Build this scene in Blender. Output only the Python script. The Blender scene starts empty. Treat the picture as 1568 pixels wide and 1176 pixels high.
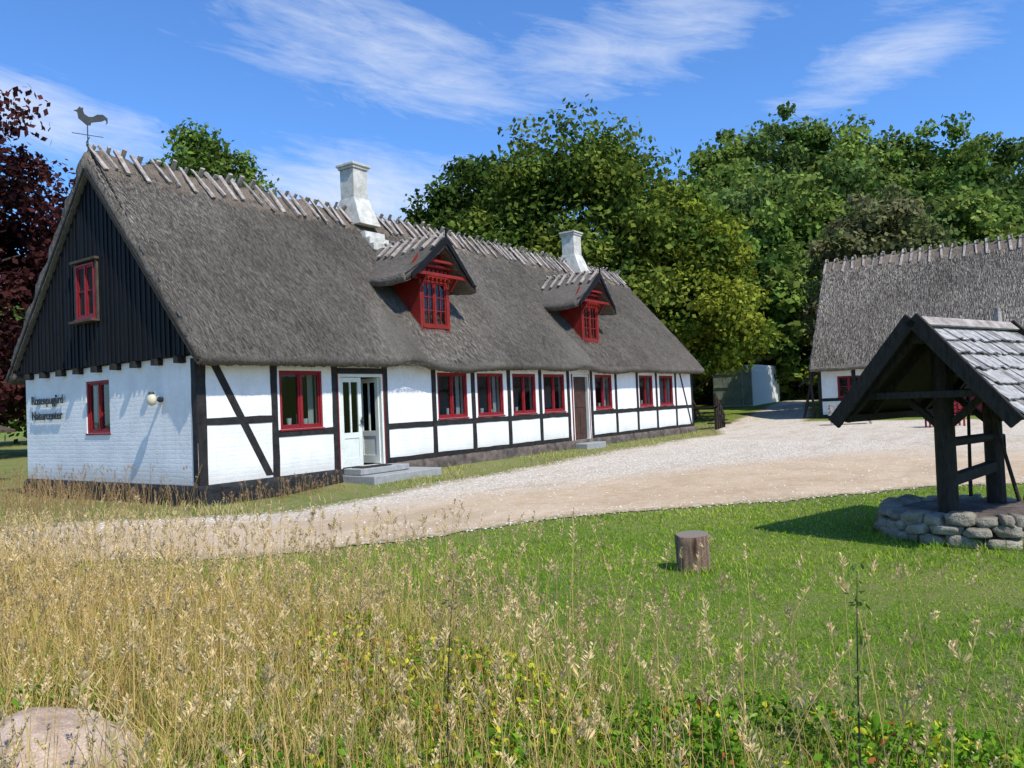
import bpy, bmesh, math, random
import numpy as np
from mathutils import Vector, Matrix
from mathutils import noise as mn
random.seed(7); rng=np.random.default_rng(11)
scene=bpy.context.scene; COL=bpy.context.collection
scene.view_settings.view_transform='Standard'; scene.view_settings.look='None'; scene.view_settings.exposure=0
# ------------------------------------------------------------------ camera
yaw,pitch,roll=math.radians(35.029),math.radians(1.46),math.radians(2.39)
CAM=np.array([-8.061,-12.408,1.21])
F=np.array([math.cos(yaw)*math.cos(pitch),math.sin(yaw)*math.cos(pitch),math.sin(pitch)])
R0=np.array([math.sin(yaw),-math.cos(yaw),0.0]); U0=np.cross(R0,F)
R=R0*math.cos(roll)-U0*math.sin(roll); U=R0*math.sin(roll)+U0*math.cos(roll)
cd=bpy.data.cameras.new("camera"); co=bpy.data.objects.new("camera",cd); COL.objects.link(co)
M=Matrix(((R[0],U[0],-F[0],CAM[0]),(R[1],U[1],-F[1],CAM[1]),(R[2],U[2],-F[2],CAM[2]),(0,0,0,1)))
co.matrix_world=M; cd.lens=36*1199.2/1568; cd.sensor_width=36; cd.clip_end=2000; cd.clip_start=.05
scene.camera=co
def inview(P,m=1.12):
    d=P-CAM; z=d@F; x=d@R; y=d@U
    return (z>.2)&(np.abs(x)<z*.654*m+.3)&(np.abs(y)<z*.49*m+.5)
# ------------------------------------------------------------------ node helpers
class NT:
    def __init__(s,name):
        s.m=bpy.data.materials.new(name); s.m.use_nodes=True; s.t=s.m.node_tree; s.t.nodes.clear()
        s.out=s.n("ShaderNodeOutputMaterial")
    def n(s,ty,**k):
        nd=s.t.nodes.new(ty)
        for a,b in k.items(): setattr(nd,a,b)
        return nd
    def l(s,a,b): s.t.links.new(a,b)
    def setin(s,sock,v):
        if isinstance(v,bpy.types.NodeSocket): s.l(v,sock)
        else: sock.default_value=v
    def math(s,op,a,b=0.0,clamp=False):
        n=s.n("ShaderNodeMath",operation=op,use_clamp=clamp); s.setin(n.inputs[0],a); s.setin(n.inputs[1],b); return n.outputs[0]
    def coord(s,scale=(1,1,1),rot=(0,0,0),which='Object'):
        tc=s.n("ShaderNodeTexCoord"); mp=s.n("ShaderNodeMapping"); s.l(tc.outputs[which],mp.inputs[0])
        mp.inputs['Scale'].default_value=scale; mp.inputs['Rotation'].default_value=rot; return mp.outputs[0]
    def noise(s,vec,scale,detail=4,rough=.55,dist=0):
        n=s.n("ShaderNodeTexNoise"); s.l(vec,n.inputs['Vector']); n.inputs['Scale'].default_value=scale
        n.inputs['Detail'].default_value=detail; n.inputs['Roughness'].default_value=rough; n.inputs['Distortion'].default_value=dist
        return n.outputs[0]
    def ramp(s,fac,stops):
        n=s.n("ShaderNodeValToRGB"); s.l(fac,n.inputs[0]); e=n.color_ramp.elements
        while len(e)<len(stops): e.new(.5)
        for i,(p,c) in enumerate(stops):
            e[i].position=p; e[i].color=(c[0],c[1],c[2],1) if not isinstance(c,float) else (c,c,c,1)
        return n.outputs[0]
    def mix(s,fac,a,b,mode='MIX'):
        n=s.n("ShaderNodeMix",data_type='RGBA',blend_type=mode); s.setin(n.inputs[0],fac)
        s.setin(n.inputs[6],a if not isinstance(a,tuple) else (*a,1)); s.setin(n.inputs[7],b if not isinstance(b,tuple) else (*b,1)); return n.outputs[2]
    def bump(s,h,strength=.5,dist=.02,prev=None):
        n=s.n("ShaderNodeBump"); s.l(h,n.inputs['Height']); n.inputs['Strength'].default_value=strength; n.inputs['Distance'].default_value=dist
        if prev: s.l(prev,n.inputs['Normal'])
        return n.outputs[0]
    def pbr(s,col,rough=.8,normal=None,spec=.3,metal=0):
        n=s.n("ShaderNodeBsdfPrincipled"); s.setin(n.inputs['Base Color'],col if not isinstance(col,tuple) else (*col,1))
        s.setin(n.inputs['Roughness'],rough); n.inputs['Specular IOR Level'].default_value=spec; n.inputs['Metallic'].default_value=metal
        if normal: s.l(normal,n.inputs['Normal'])
        s.l(n.outputs[0],s.out.inputs[0]); return s.m
def noisy(name,c1,c2,scale=8,rough=.8,bs=.4,bd=.01,stretch=(1,1,1),spec=.25,fine=60):
    t=NT(name); v=t.coord(stretch); a=t.noise(v,scale,5,.6); b=t.noise(v,fine,3,.6)
    c=t.ramp(a,[(.3,c1),(.7,c2)])
    f=t.ramp(b,[(.3,.75),(.7,1.15)]); c=t.mix(1.0,c,f,'MULTIPLY')
    h=t.math('ADD',a,b); return t.pbr(c,rough,t.bump(h,bs,bd),spec)
def leafmat(name,trans=.3):
    t=NT(name); a=t.n("ShaderNodeAttribute",attribute_name="Col")
    p=t.n("ShaderNodeBsdfDiffuse"); t.l(a.outputs[0],p.inputs['Color'])
    tr=t.n("ShaderNodeBsdfTranslucent"); t.l(a.outputs[0],tr.inputs[0]); mx=t.n("ShaderNodeMixShader"); mx.inputs[0].default_value=trans
    t.l(p.outputs[0],mx.inputs[1]); t.l(tr.outputs[0],mx.inputs[2]); t.l(mx.outputs[0],t.out.inputs[0]); return t.m
def plaster(name):
    t=NT(name); tc=t.n("ShaderNodeTexCoord"); sp=t.n("ShaderNodeSeparateXYZ"); t.l(tc.outputs['Object'],sp.inputs[0])
    cb=t.n("ShaderNodeCombineXYZ"); t.l(t.math('ADD',sp.outputs[0],sp.outputs[1]),cb.inputs[0]); t.l(sp.outputs[2],cb.inputs[1])
    ad=t.n("ShaderNodeVectorMath",operation='MULTIPLY_ADD')
    nz=t.n("ShaderNodeTexNoise"); t.l(tc.outputs['Object'],nz.inputs['Vector']); nz.inputs['Scale'].default_value=5; nz.inputs['Detail'].default_value=4
    t.l(nz.outputs['Color'],ad.inputs[0]); ad.inputs[1].default_value=(.09,.06,.06); t.l(cb.outputs[0],ad.inputs[2])
    br=t.n("ShaderNodeTexBrick"); t.l(ad.outputs[0],br.inputs['Vector']); br.inputs['Scale'].default_value=1
    br.inputs['Brick Width'].default_value=.25; br.inputs['Row Height'].default_value=.083; br.inputs['Mortar Size'].default_value=.02; br.inputs['Mortar Smooth'].default_value=1.0
    a=t.noise(tc.outputs['Object'],1.8,6,.65); b=t.noise(tc.outputs['Object'],18,5,.68)
    col=t.ramp(a,[(.3,(.72,.71,.68)),(.6,(.84,.83,.80))])
    col=t.mix(1.0,col,t.ramp(b,[(.3,.93),(.7,1.02)]),'MULTIPLY')
    d=t.math('SUBTRACT',.36,sp.outputs[2]); d=t.math('MULTIPLY',d,2.4,True); d=t.math('MULTIPLY',d,b,True)
    col=t.mix(d,col,(.38,.34,.25))
    st=t.noise(t.coord((3,3,.35)),3,4,.6); col=t.mix(t.ramp(st,[(.56,0.0),(.8,.35)]),col,(.52,.49,.42))
    h=t.math('ADD',t.math('MULTIPLY',br.outputs['Fac'],-.20),t.math('ADD',t.math('MULTIPLY',b,.9),t.math('MULTIPLY',a,1.6)))
    return t.pbr(col,.9,t.bump(h,.5,.013),.1)
M_white=plaster("whitewashed_brick")
M_black=noisy("tarred_timber",(.010,.009,.009),(.034,.030,.027),6,.65,.6,.008,(1,1,1),.25)
def boards():
    t=NT("black_boards"); v=t.coord((30,30,1.2)); a=t.noise(v,1.5,5,.6); c=t.ramp(a,[(.3,(.004,.004,.005)),(.75,(.014,.013,.014))])
    return t.pbr(c,.6,t.bump(a,.5,.01),.15)
M_boards=boards()
M_plinth=noisy("tarred_stone_plinth",(.012,.013,.014),(.05,.05,.05),7,.75,.9,.04,(1,1,1.3))
M_stonepl=noisy("granite_plinth",(.06,.05,.045),(.27,.21,.17),4,.85,1,.05)
M_granite=noisy("granite_step",(.26,.26,.25),(.38,.38,.36),10,.8,.3,.008,fine=160)
M_red=noisy("red_paint",(.19,.010,.014),(.28,.016,.02),5,.5,.15,.003)
M_redd=noisy("red_dormer_paint",(.17,.014,.010),(.27,.022,.015),5,.55,.2,.004)
M_doorw=noisy("white_door_paint",(.66,.69,.60),(.76,.77,.70),4,.45,.1,.003)
M_wood_w=noisy("weathered_wood",(.20,.165,.14),(.50,.43,.37),6,.85,.7,.012,(1,1,1),fine=40)
M_shingle=noisy("weathered_shingle",(.22,.21,.195),(.54,.50,.46),5,.8,.6,.008,(3,3,3))
M_wood_d=noisy("dark_stained_wood",(.014,.010,.007),(.05,.036,.025),8,.7,.6,.01,(4,4,1))
M_barge=noisy("aged_bargeboard",(.05,.035,.025),(.12,.09,.06),8,.8,.5,.01)
M_chim=noisy("limewashed_chimney",(.44,.41,.34),(.78,.74,.67),4,.9,.8,.025)
M_metal=noisy("dark_iron",(.025,.03,.03),(.05,.055,.055),6,.5,.1,.002)
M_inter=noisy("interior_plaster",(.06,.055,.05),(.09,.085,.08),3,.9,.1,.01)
M_curtain=noisy("curtain_cloth",(.55,.55,.52),(.7,.7,.68),9,.9,.4,.01,(12,12,1))
def glass():
    t=NT("window_glass"); g=t.n("ShaderNodeBsdfGlossy"); g.inputs['Roughness'].default_value=.03; g.inputs[0].default_value=(.8,.85,.9,1); tr=t.n("ShaderNodeBsdfTransparent"); tr.inputs[0].default_value=(.6,.65,.65,1)
    v=t.coord(); b=t.bump(t.noise(v,2.5,2),.10,.02); t.l(b,g.inputs['Normal'])
    lw=t.n("ShaderNodeLayerWeight"); lw.inputs[0].default_value=.5; f=t.math('ADD',t.math('MULTIPLY',t.math('POWER',lw.outputs['Facing'],3.5),.7),.04,True)
    mx=t.n("ShaderNodeMixShader"); t.l(f,mx.inputs[0]); t.l(tr.outputs[0],mx.inputs[1]); t.l(g.outputs[0],mx.inputs[2]); t.l(mx.outputs[0],t.out.inputs[0]); return t.m
M_glass=glass()
def thatch(name,c0,c1,c2,moss=.25):
    t=NT(name); v=t.coord((26,2.0,2.0)); a=t.noise(v,4,6,.65); v2=t.coord((1,.45,.45)); b=t.noise(v2,1.0,6,.68); c=t.noise(v2,50,4,.7)
    col=t.ramp(t.math('ADD',t.math('MULTIPLY',a,.5),t.math('MULTIPLY',c,.5)),[(.36,c0),(.5,c1),(.64,c2)])
    col=t.mix(1.0,col,t.ramp(b,[(.28,.62),(.72,1.3)]),'MULTIPLY')
    ms=t.noise(t.coord((1,1,1)),1.7,6,.72); col=t.mix(t.ramp(ms,[(.52,0.0),(.70,moss)]),col,(.12,.115,.07))
    h=t.math('ADD',a,c); return t.pbr(col,.95,t.bump(h,1.0,.03),.1)
M_thatch=thatch("weathered_thatch",(.064,.055,.045),(.15,.13,.108),(.25,.22,.183),.4)
M_thatch2=thatch("light_thatch",(.075,.062,.050),(.20,.17,.138),(.37,.32,.26),.5)
M_ridge=thatch("ridge_straw",(.08,.06,.045),(.21,.165,.125),(.38,.30,.235),0.0)
M_leaf=leafmat("foliage",.3); M_grass=leafmat("grass_blades",.3)
def attrmat(name,rough=.9):
    t=NT(name); a=t.n("ShaderNodeAttribute",attribute_name="Col"); p=t.n("ShaderNodeBsdfDiffuse"); t.l(a.outputs[0],p.inputs[0]); t.l(p.outputs[0],t.out.inputs[0]); return t.m
M_straw=attrmat("loose_straw"); M_pebble=attrmat("pebbles")
M_bark=noisy("bark",(.04,.032,.025),(.11,.09,.07),5,.9,1,.04,(3,3,.6))
# ------------------------------------------------------------------ mesh helpers
def empty(name,loc=(0,0,0)):
    e=bpy.data.objects.new(name,None); COL.objects.link(e); e.location=loc; e.empty_display_size=.2; return e
def link(me,name,parent=None):
    o=bpy.data.objects.new(name,me); COL.objects.link(o)
    if parent: o.parent=parent
    return o
def npmesh(name,V,Q,mat,parent=None,col=None,smooth=False):
    V=np.asarray(V,dtype=np.float32); Q=np.asarray(Q,dtype=np.int32); k=Q.shape[1]
    me=bpy.data.meshes.new(name); me.vertices.add(len(V)); me.vertices.foreach_set("co",V.ravel())
    me.loops.add(Q.size); me.loops.foreach_set("vertex_index",Q.ravel()); me.polygons.add(len(Q))
    me.polygons.foreach_set("loop_start",np.arange(0,Q.size,k,dtype=np.int32)); me.polygons.foreach_set("loop_total",np.full(len(Q),k,dtype=np.int32))
    if smooth: me.polygons.foreach_set("use_smooth",np.ones(len(Q),dtype=bool))
    me.update(calc_edges=True)
    if col is not None:
        a=me.attributes.new("Col","FLOAT_COLOR","POINT"); c=np.ones((len(V),4),dtype=np.float32); c[:,:3]=col; a.data.foreach_set("color",c.ravel())
    me.materials.append(mat); return link(me,name,parent)
class MB:
    def __init__(s): s.v=[]; s.f=[]
    def poly(s,pts):
        b=len(s.v); s.v+= [tuple(p) for p in pts]; s.f.append(tuple(range(b,b+len(pts))))
    def hexa(s,c,j=0):
        b=len(s.v)
        for p in c: s.v.append(tuple(np.array(p)+(np.array([random.uniform(-j,j) for _ in range(3)]) if j else 0)))
        for f in ((0,1,2,3),(4,7,6,5),(0,4,5,1),(1,5,6,2),(2,6,7,3),(3,7,4,0)): s.f.append(tuple(b+i for i in f))
    def box(s,x0,x1,y0,y1,z0,z1,j=0):
        s.hexa([(x0,y0,z0),(x1,y0,z0),(x1,y1,z0),(x0,y1,z0),(x0,y0,z1),(x1,y0,z1),(x1,y1,z1),(x0,y1,z1)],j)
    def beam(s,p0,p1,w,h,up=(0,0,1),j=0):
        p0=np.array(p0,float); p1=np.array(p1,float); d=p1-p0; d/=np.linalg.norm(d); a=np.cross(d,up); a/=np.linalg.norm(a); b=np.cross(a,d)
        c=[]
        for p in (p0,p1):
            for sa,sb in ((-1,-1),(1,-1),(1,1),(-1,1)): c.append(p+a*sa*w/2+b*sb*h/2)
        s.hexa(c,j)
    def cyl(s,p0,p1,r0,r1,n=10,j=0):
        p0=np.array(p0,float); p1=np.array(p1,float); d=p1-p0; d/=np.linalg.norm(d); a=np.cross(d,(0.13,.31,.9) if abs(d[2])<.9 else (1,0.1,0)); a/=np.linalg.norm(a); b=np.cross(d,a)
        base=len(s.v)
        for p,r in ((p0,r0),(p1,r1)):
            for i in range(n):
                t=2*math.pi*i/n; rr=r*(1+random.uniform(-j,j)); s.v.append(tuple(p+rr*(a*math.cos(t)+b*math.sin(t))))
        for i in range(n): k=(i+1)%n; s.f.append((base+i,base+k,base+n+k,base+n+i))
        s.f.append(tuple(base+i for i in range(n))); s.f.append(tuple(base+n+i for i in range(n)))
    def obj(s,name,mat,parent=None,bevel=0,smooth=False):
        me=bpy.data.meshes.new(name); me.from_pydata([tuple(map(float,v)) for v in s.v],[],s.f)
        bm=bmesh.new(); bm.from_mesh(me); bmesh.ops.recalc_face_normals(bm,faces=bm.faces); bm.to_mesh(me); bm.free()
        if smooth:
            for p in me.polygons: p.use_smooth=True
        me.materials.append(mat); o=link(me,name,parent)
        if bevel: m=o.modifiers.new("bev","BEVEL"); m.width=bevel; m.segments=2; m.limit_method='ANGLE'
        return o
class FR:
    def __init__(s,o,u,n): s.o=np.array(o,float); s.u=np.array(u,float); s.n=np.array(n,float)
    def p(s,u,z,n=0): q=s.o+s.u*u+s.n*n; return (q[0],q[1],q[2]+z)
    def box(s,mb,u0,u1,z0,z1,n0,n1,j=0):
        mb.hexa([s.p(u0,z0,n0),s.p(u1,z0,n0),s.p(u1,z0,n1),s.p(u0,z0,n1),s.p(u0,z1,n0),s.p(u1,z1,n0),s.p(u1,z1,n1),s.p(u0,z1,n1)],j)
def wall(fr,mb,u0,u1,z0,z1,ops,depth=.22):
    us=sorted({u0,u1,*[o[0] for o in ops],*[o[1] for o in ops]}); zs=sorted({z0,z1,*[o[2] for o in ops],*[o[3] for o in ops]})
    for a,b in zip(us,us[1:]):
        for c,d in zip(zs,zs[1:]):
            um,zm=(a+b)/2,(c+d)/2
            if any(o[0]<um<o[1] and o[2]<zm<o[3] for o in ops): continue
            mb.poly([fr.p(a,c),fr.p(b,c),fr.p(b,d),fr.p(a,d)])
    for a,b,c,d in ops:
        for q in (((a,c),(a,d)),((b,c),(b,d)),((a,c),(b,c)),((a,d),(b,d))):
            mb.poly([fr.p(*q[0]),fr.p(*q[1]),fr.p(*q[1],-depth),fr.p(*q[0],-depth)])
def window(fr,red,gl,u0,u1,z0,z1,rows=1,cols=1,n=0.0,fw=.05,cur=None):
    o=fr.box
    o(red,u0,u0+fw,z0,z1,n-.08,n+.02); o(red,u1-fw,u1,z0,z1,n-.08,n+.02)
    o(red,u0+fw,u1-fw,z0,z0+fw,n-.08,n+.024); o(red,u0+fw,u1-fw,z1-fw,z1,n-.08,n+.018)
    o(red,u0-.02,u1+.02,z0-.035,z0-.002,n-.03,n+.06)
    um=(u0+u1)/2; o(red,um-.025,um+.025,z0+fw,z1-fw,n-.07,n+.014)
    for a,b in ((u0+fw,um-.025),(um+.025,u1-fw)):
        s=.034; c,d=z0+fw,z1-fw
        o(red,a,a+s,c,d,n-.06,n-.004); o(red,b-s,b,c,d,n-.06,n-.004); o(red,a+s,b-s,c,c+s,n-.06,n-.005); o(red,a+s,b-s,d-s,d,n-.06,n-.005)
        for i in range(1,rows): zz=c+s+(d-c-2*s)*i/rows; o(red,a+s,b-s,zz-.011,zz+.011,n-.05,n-.01)
        for i in range(1,cols): uu=a+s+(b-a-2*s)*i/cols; o(red,uu-.011,uu+.011,c+s,d-s,n-.048,n-.012)
        gl.poly([fr.p(a+s,c+s,n-.035),fr.p(b-s,c+s,n-.035),fr.p(b-s,d-s,n-.035),fr.p(a+s,d-s,n-.035)])
    if cur:
        for a,b in ((u0+.05,u0+.05+cur),(u1-.05-cur,u1-.05)):
            k=8
            for i in range(k):
                ua,ub=a+(b-a)*i/k,a+(b-a)*(i+1)/k; na,nb=-.2-.03*(i%2),-.2-.03*((i+1)%2)
                CUR.poly([fr.p(ua,z0,n+na),fr.p(ub,z0,n+nb),fr.p(ub,z1,n+nb),fr.p(ua,z1,n+na)])
def smooth01(x,a,b): t=np.clip((x-a)/(b-a),0,1); return t*t*(3-2*t)
def ter(x,y):
    x=np.asarray(x,float); y=np.asarray(y,float)
    g=-.37+1.0*smooth01(x,22,52)
    g=g+.13*np.exp(-np.clip(-y,0,50)/1.6)*smooth01(x,1.5,4)*(1-smooth01(x,24,30))
    g=g+.02*np.sin(x*.9+1)*np.sin(y*.7)
    g=g+22*smooth01(x*.75+y*.25,52,130)
    return g
# ------------------------------------------------------------------ FARMHOUSE
L,W=22.5,6.46; RZ=6.53; SL=1.153
farm=empty("half_timbered_thatched_farmhouse")
CUR=MB()
fac=FR((0,0,0),(1,0,0),(0,-1,0)); gab=FR((0,W,0),(0,-1,0),(-1,0,0))
winF=[(1.78,2.85),(6.48,7.64),(8.06,9.22),(9.66,10.82),(11.24,12.42),(14.33,15.5),(17.58,18.72),(19.3,20.55)]
ops=[(a,b,.9 if i==0 else .93,2.05) for i,(a,b) in enumerate(winF)]
ops+=[(3.3,4.56,0.0,1.98),(12.85,13.9,0.0,2.05)]
mb=MB(); wall(fac,mb,0,L,0,2.3,ops)
gops=[(W-3.83,W-2.92,.97,2.02)]
wall(gab,mb,0,W,0,2.3,gops)
mb.obj("white_walls",M_white,farm)
mb=MB(); bk=FR((L,W,0),(-1,0,0),(0,1,0)); wall(bk,mb,0,L,0,2.3,[]); e2=FR((L,0,0),(0,1,0),(1,0,0)); wall(e2,mb,0,W,0,2.3,[])
mb.poly([e2.p(0,2.3),e2.p(W,2.3),e2.p(W/2,6.2)])
mb.obj("rear_walls",M_white,farm)
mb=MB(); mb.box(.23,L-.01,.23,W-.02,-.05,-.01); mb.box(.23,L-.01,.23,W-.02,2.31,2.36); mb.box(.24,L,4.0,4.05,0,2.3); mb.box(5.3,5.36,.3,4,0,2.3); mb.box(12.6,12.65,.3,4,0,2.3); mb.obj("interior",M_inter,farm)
red=MB(); gl=MB(); 
for i,(a,b) in enumerate(winF): window(fac,red,gl,a,b,.9 if i==0 else .93,2.05,cur=.14 if i in(0,1,2,5) else None,n=-.03)
window(gab,red,gl,gops[0][0],gops[0][1],.97,2.02,n=-.04,fw=.05)
red.obj("window_frames",M_red,farm,.004)
mb=MB(); j=.009
posts=[.09,1.65,3.19,4.67,6.33,7.88,9.47,11.05,12.63,14.08,15.77,17.4,19.02,20.8,22.41]
def wavy(fr,mb,u0,u1,z0,z1,n1,vert,k=6):
    pts=[]
    for i in range(k+1):
        t_=i/k
        if vert: z=z0+(z1-z0)*t_; pts.append((u0+random.uniform(-j,j),u1+random.uniform(-j,j),z))
        else: u=u0+(u1-u0)*t_; pts.append((z0+random.uniform(-j,j),z1+random.uniform(-j,j),u))
    for a,b in zip(pts,pts[1:]):
        if vert: mb.hexa([fr.p(a[0],a[2],-.05),fr.p(a[1],a[2],-.05),fr.p(a[1],a[2],n1),fr.p(a[0],a[2],n1),fr.p(b[0],b[2],-.05),fr.p(b[1],b[2],-.05),fr.p(b[1],b[2],n1),fr.p(b[0],b[2],n1)])
        else: mb.hexa([fr.p(a[2],a[0],-.05),fr.p(b[2],b[0],-.05),fr.p(b[2],b[0],n1),fr.p(a[2],a[0],n1),fr.p(a[2],a[1],-.05),fr.p(b[2],b[1],-.05),fr.p(b[2],b[1],n1),fr.p(a[2],a[1],n1)])
for p in posts:
    w=.15 if p not in(.09,) else .18
    wavy(fac,mb,p-w/2,p+w/2,0.0,2.19,.018,True)
fac.box(mb,.0,L,2.2,2.32,-.05,.03,.003)
for a,b in zip(posts,posts[1:]):
    if abs(a-3.19)<.01 or abs(a-12.63)<.01: continue
    z=1.12 if a<.2 else .82
    wavy(fac,mb,a+.075,b-.075,z-.065,z+.065,.013,False,5)
wavy(fac,mb,4.75,12.7,.0,.12,.024,False,26); wavy(fac,mb,14.0,L,.0,.11,.024,False,26)
fac.box(mb,3.27,4.59,2.0,2.12,-.05,.016,.004)
def brace(x0,z0,x1,z1,w=.15): mb.hexa([(x0-w/2*1.2,.03,z0),(x0+w/2*1.2,.03,z0),(x0+w/2*1.2,-.010,z0),(x0-w/2*1.2,-.010,z0),(x1-w/2*1.2,.03,z1),(x1+w/2*1.2,.03,z1),(x1+w/2*1.2,-.010,z1),(x1-w/2*1.2,-.010,z1)])
brace(.34,2.2,1.5,.05,.14); brace(21.25,2.2,22.25,.1,.11)
wavy(gab,mb,W-.14,W,-.0,2.25,.015,True)
for k in range(9): yy=.35+k*.72; gab.box(mb,W-yy-.06,W-yy+.06,2.18,2.30,-.05,.17,.006)
mb.obj("timber_frame",M_black,farm,.004)
mb=MB()
y=-.30; 
while y<W+.28:
    wd_=random.uniform(.135,.175); y1=min(y+wd_,W+.3); ztop=lambda q:min(2.36+(q+.30)*1.22, 2.36+(W+.30-q)*1.22)
    bx=-.10-random.uniform(0,.008); b0=2.31+random.uniform(-.014,.008)
    a0,a1=ztop(y),ztop(y1); 
    mb.hexa([(bx,y+.004,b0),(bx,y1-.004,b0),(bx+.03,y1-.004,b0),(bx+.03,y+.004,b0),(bx,y+.004,a0),(bx,y1-.004,a1),(bx+.03,y1-.004,a1),(bx+.03,y+.004,a0)])
    mb.box(bx-.018,bx-.001,y-.018,y+.02,b0,max(b0+.02,ztop(y)-.02))
    y=y1
o=mb.obj("gable_boards",M_boards,farm,.003)
red2=MB(); gb2=FR((-.12,W,0),(0,-1,0),(-1,0,0)); window(gb2,red2,gl,W-3.79,W-3.07,3.27,4.36,rows=2,n=.03,fw=.045)
red2.obj("attic_window_frame",M_red,farm,.003)
mb=MB(); gb2.box(mb,W-3.90,W-2.97,3.18,3.225,-.01,.16); gb2.box(mb,W-3.88,W-3.81,3.23,4.39,-.01,.035); gb2.box(mb,W-3.05,W-2.98,3.23,4.39,-.01,.035); gb2.box(mb,W-3.94,W-2.94,4.40,4.45,-.01,.09)
mb.obj("attic_window_casing",M_barge,farm,.004)
mb=MB(); gb2.box(mb,W-3.74,W-3.12,3.33,4.3,-.012,-.002); mb.obj("attic_window_backing",M_wood_d,farm)
def lump(name,fr,u0,u1,z0,z1,mat,out=.05):
    nu=int((u1-u0)/.10); V=[];Q=[]
    prof=[(z1+.004,0.0),(z1-.0,out*.7),(z1-.08,out),((z0*.3+z1*.7),out*1.1),((z0+z1)/2,out*1.2),(z0,out*1.25)]
    rr=[random.uniform(0,1) for _ in range(400)]
    for i in range(nu+1):
        u=u0+(u1-u0)*i/nu; st=rr[int(u*2.4)%400]
        for k,(z,n) in enumerate(prof):
            nn=n+((st*.04 if k>1 else 0)+random.uniform(-.010,.010) if k else 0); V.append(fr.p(u,z+(random.uniform(-.012,.012) if k else 0),nn))
    m=len(prof)
    for i in range(nu):
        for k in range(m-1): Q.append((i*m+k,(i+1)*m+k,(i+1)*m+k+1,i*m+k+1))
    npmesh(name,V,Q,mat,farm,smooth=True)
lump("tarred_plinth_gable",gab,-.03,W+.04,-.5,0,M_plinth); lump("tarred_plinth_front",fac,-.04,4.9,-.5,0,M_plinth); lump("stone_plinth_front",fac,4.9,L+.05,-.5,0,M_stonepl,.06)
# doors
mb=MB()
fac.box(mb,3.27,3.33,0,1.99,-.1,.02); fac.box(mb,4.53,4.59,0,1.99,-.1,.02); fac.box(mb,3.33,4.53,1.93,1.99,-.1,.018)
def leaf(fr,u0,u1,n):
    fr.box(mb,u0,u0+.1,0.02,1.92,n-.045,n); fr.box(mb,u1-.1,u1,.02,1.92,n-.045,n)
    for z0,z1 in ((.02,.2),(.62,.74),(1.82,1.92)): fr.box(mb,u0+.1,u1-.1,z0,z1,n-.045,n-.001)
    fr.box(mb,u0+.1,u1-.1,.2,.62,n-.035,n-.015); um=(u0+u1)/2; fr.box(mb,um-.02,um+.02,.74,1.82,n-.04,n-.005)
    gl.poly([fr.p(u0+.1,.74,n-.02),fr.p(u1-.1,.74,n-.02),fr.p(u1-.1,1.82,n-.02),fr.p(u0+.1,1.82,n-.02)])
leaf(fac,3.34,3.96,-.02)
inr=FR((4.50,.06,0),(0,1,0),(-1,0,0)); leaf(inr,0,.6,0)
fac.box(mb,12.87,12.93,0,2.05,-.1,.02); fac.box(mb,13.82,13.88,0,2.05,-.1,.02); fac.box(mb,12.93,13.82,1.98,2.05,-.1,.018)
mb.obj("white_doors",M_doorw,farm,.004)
mb=MB(); fac.box(mb,3.245,3.268,0,2.0,-.03,.03); fac.box(mb,4.592,4.612,0,2.0,-.03,.03); fac.box(mb,12.83,12.868,0,2.06,-.03,.03); fac.box(mb,13.882,13.91,0,2.06,-.03,.03)
mb.obj("door_trims",M_red,farm)
mb=MB(); d2=FR((12.94,.09,0),(1,0,0),(0,-1,0)); d2.box(mb,0,.87,.02,1.97,-.02,.02); d2.box(mb,.09,.40,.2,.9,.021,.035); d2.box(mb,.47,.78,.2,.9,.021,.035); d2.box(mb,.09,.78,1.02,1.85,.021,.034); mb.obj("brown_door",noisy("brown_door_paint",(.045,.022,.016),(.09,.045,.032),5,.5,.3,.004),farm,.004)
mb=MB(); mb.cyl((3.92,-.045,.98),(3.84,-.045,.98),.009,.009,8); mb.cyl((3.92,-.03,.98),(3.92,-.05,.98),.012,.012,8); mb.box(3.895,3.945,-.026,-.022,.9,1.06); mb.obj("door_handle",M_metal,farm)
gl.obj("window_glass",M_glass,farm)
CUR.obj("curtains",M_curtain,farm)
mb=MB()
for (x,h,r) in ((2.1,.14,.05),(2.32,.22,.035),(2.5,.12,.06),(8.4,.16,.05),(8.8,.12,.05),(7.0,.2,.04),(10.0,.15,.05),(14.8,.15,.05),(18.0,.18,.05)): mb.cyl((x,.14,.97),(x,.14,.97+h),r*.8,r,10)
mb.obj("sill_ornaments",M_curtain,farm)
mb=MB(); mb.cyl((-.0,1.08,1.56),(-.06,1.08,1.56),.05,.05,16); mb.cyl((-.06,1.08,1.56),(-.17,1.08,1.56),.03,.03,12)
mb.obj("lamp_bracket",M_metal,farm)
bm=bmesh.new(); bmesh.ops.create_uvsphere(bm,u_segments=20,v_segments=14,radius=.1,matrix=Matrix.Translation((-.2,1.08,1.56))@Matrix.Diagonal((.8,1,1.15,1))); me=bpy.data.meshes.new("lamp_globe"); bm.to_mesh(me); bm.free()
for p in me.polygons: p.use_smooth=True
t=NT("cream_glass"); me.materials.append(t.pbr((.62,.56,.40),.3)); link(me,"lamp_globe",farm)
mb=MB(); mb.cyl((-.2,1.08,1.66),(-.2,1.08,1.70),.06,.045,14); mb.obj("lamp_cap",M_metal,farm)
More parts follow.
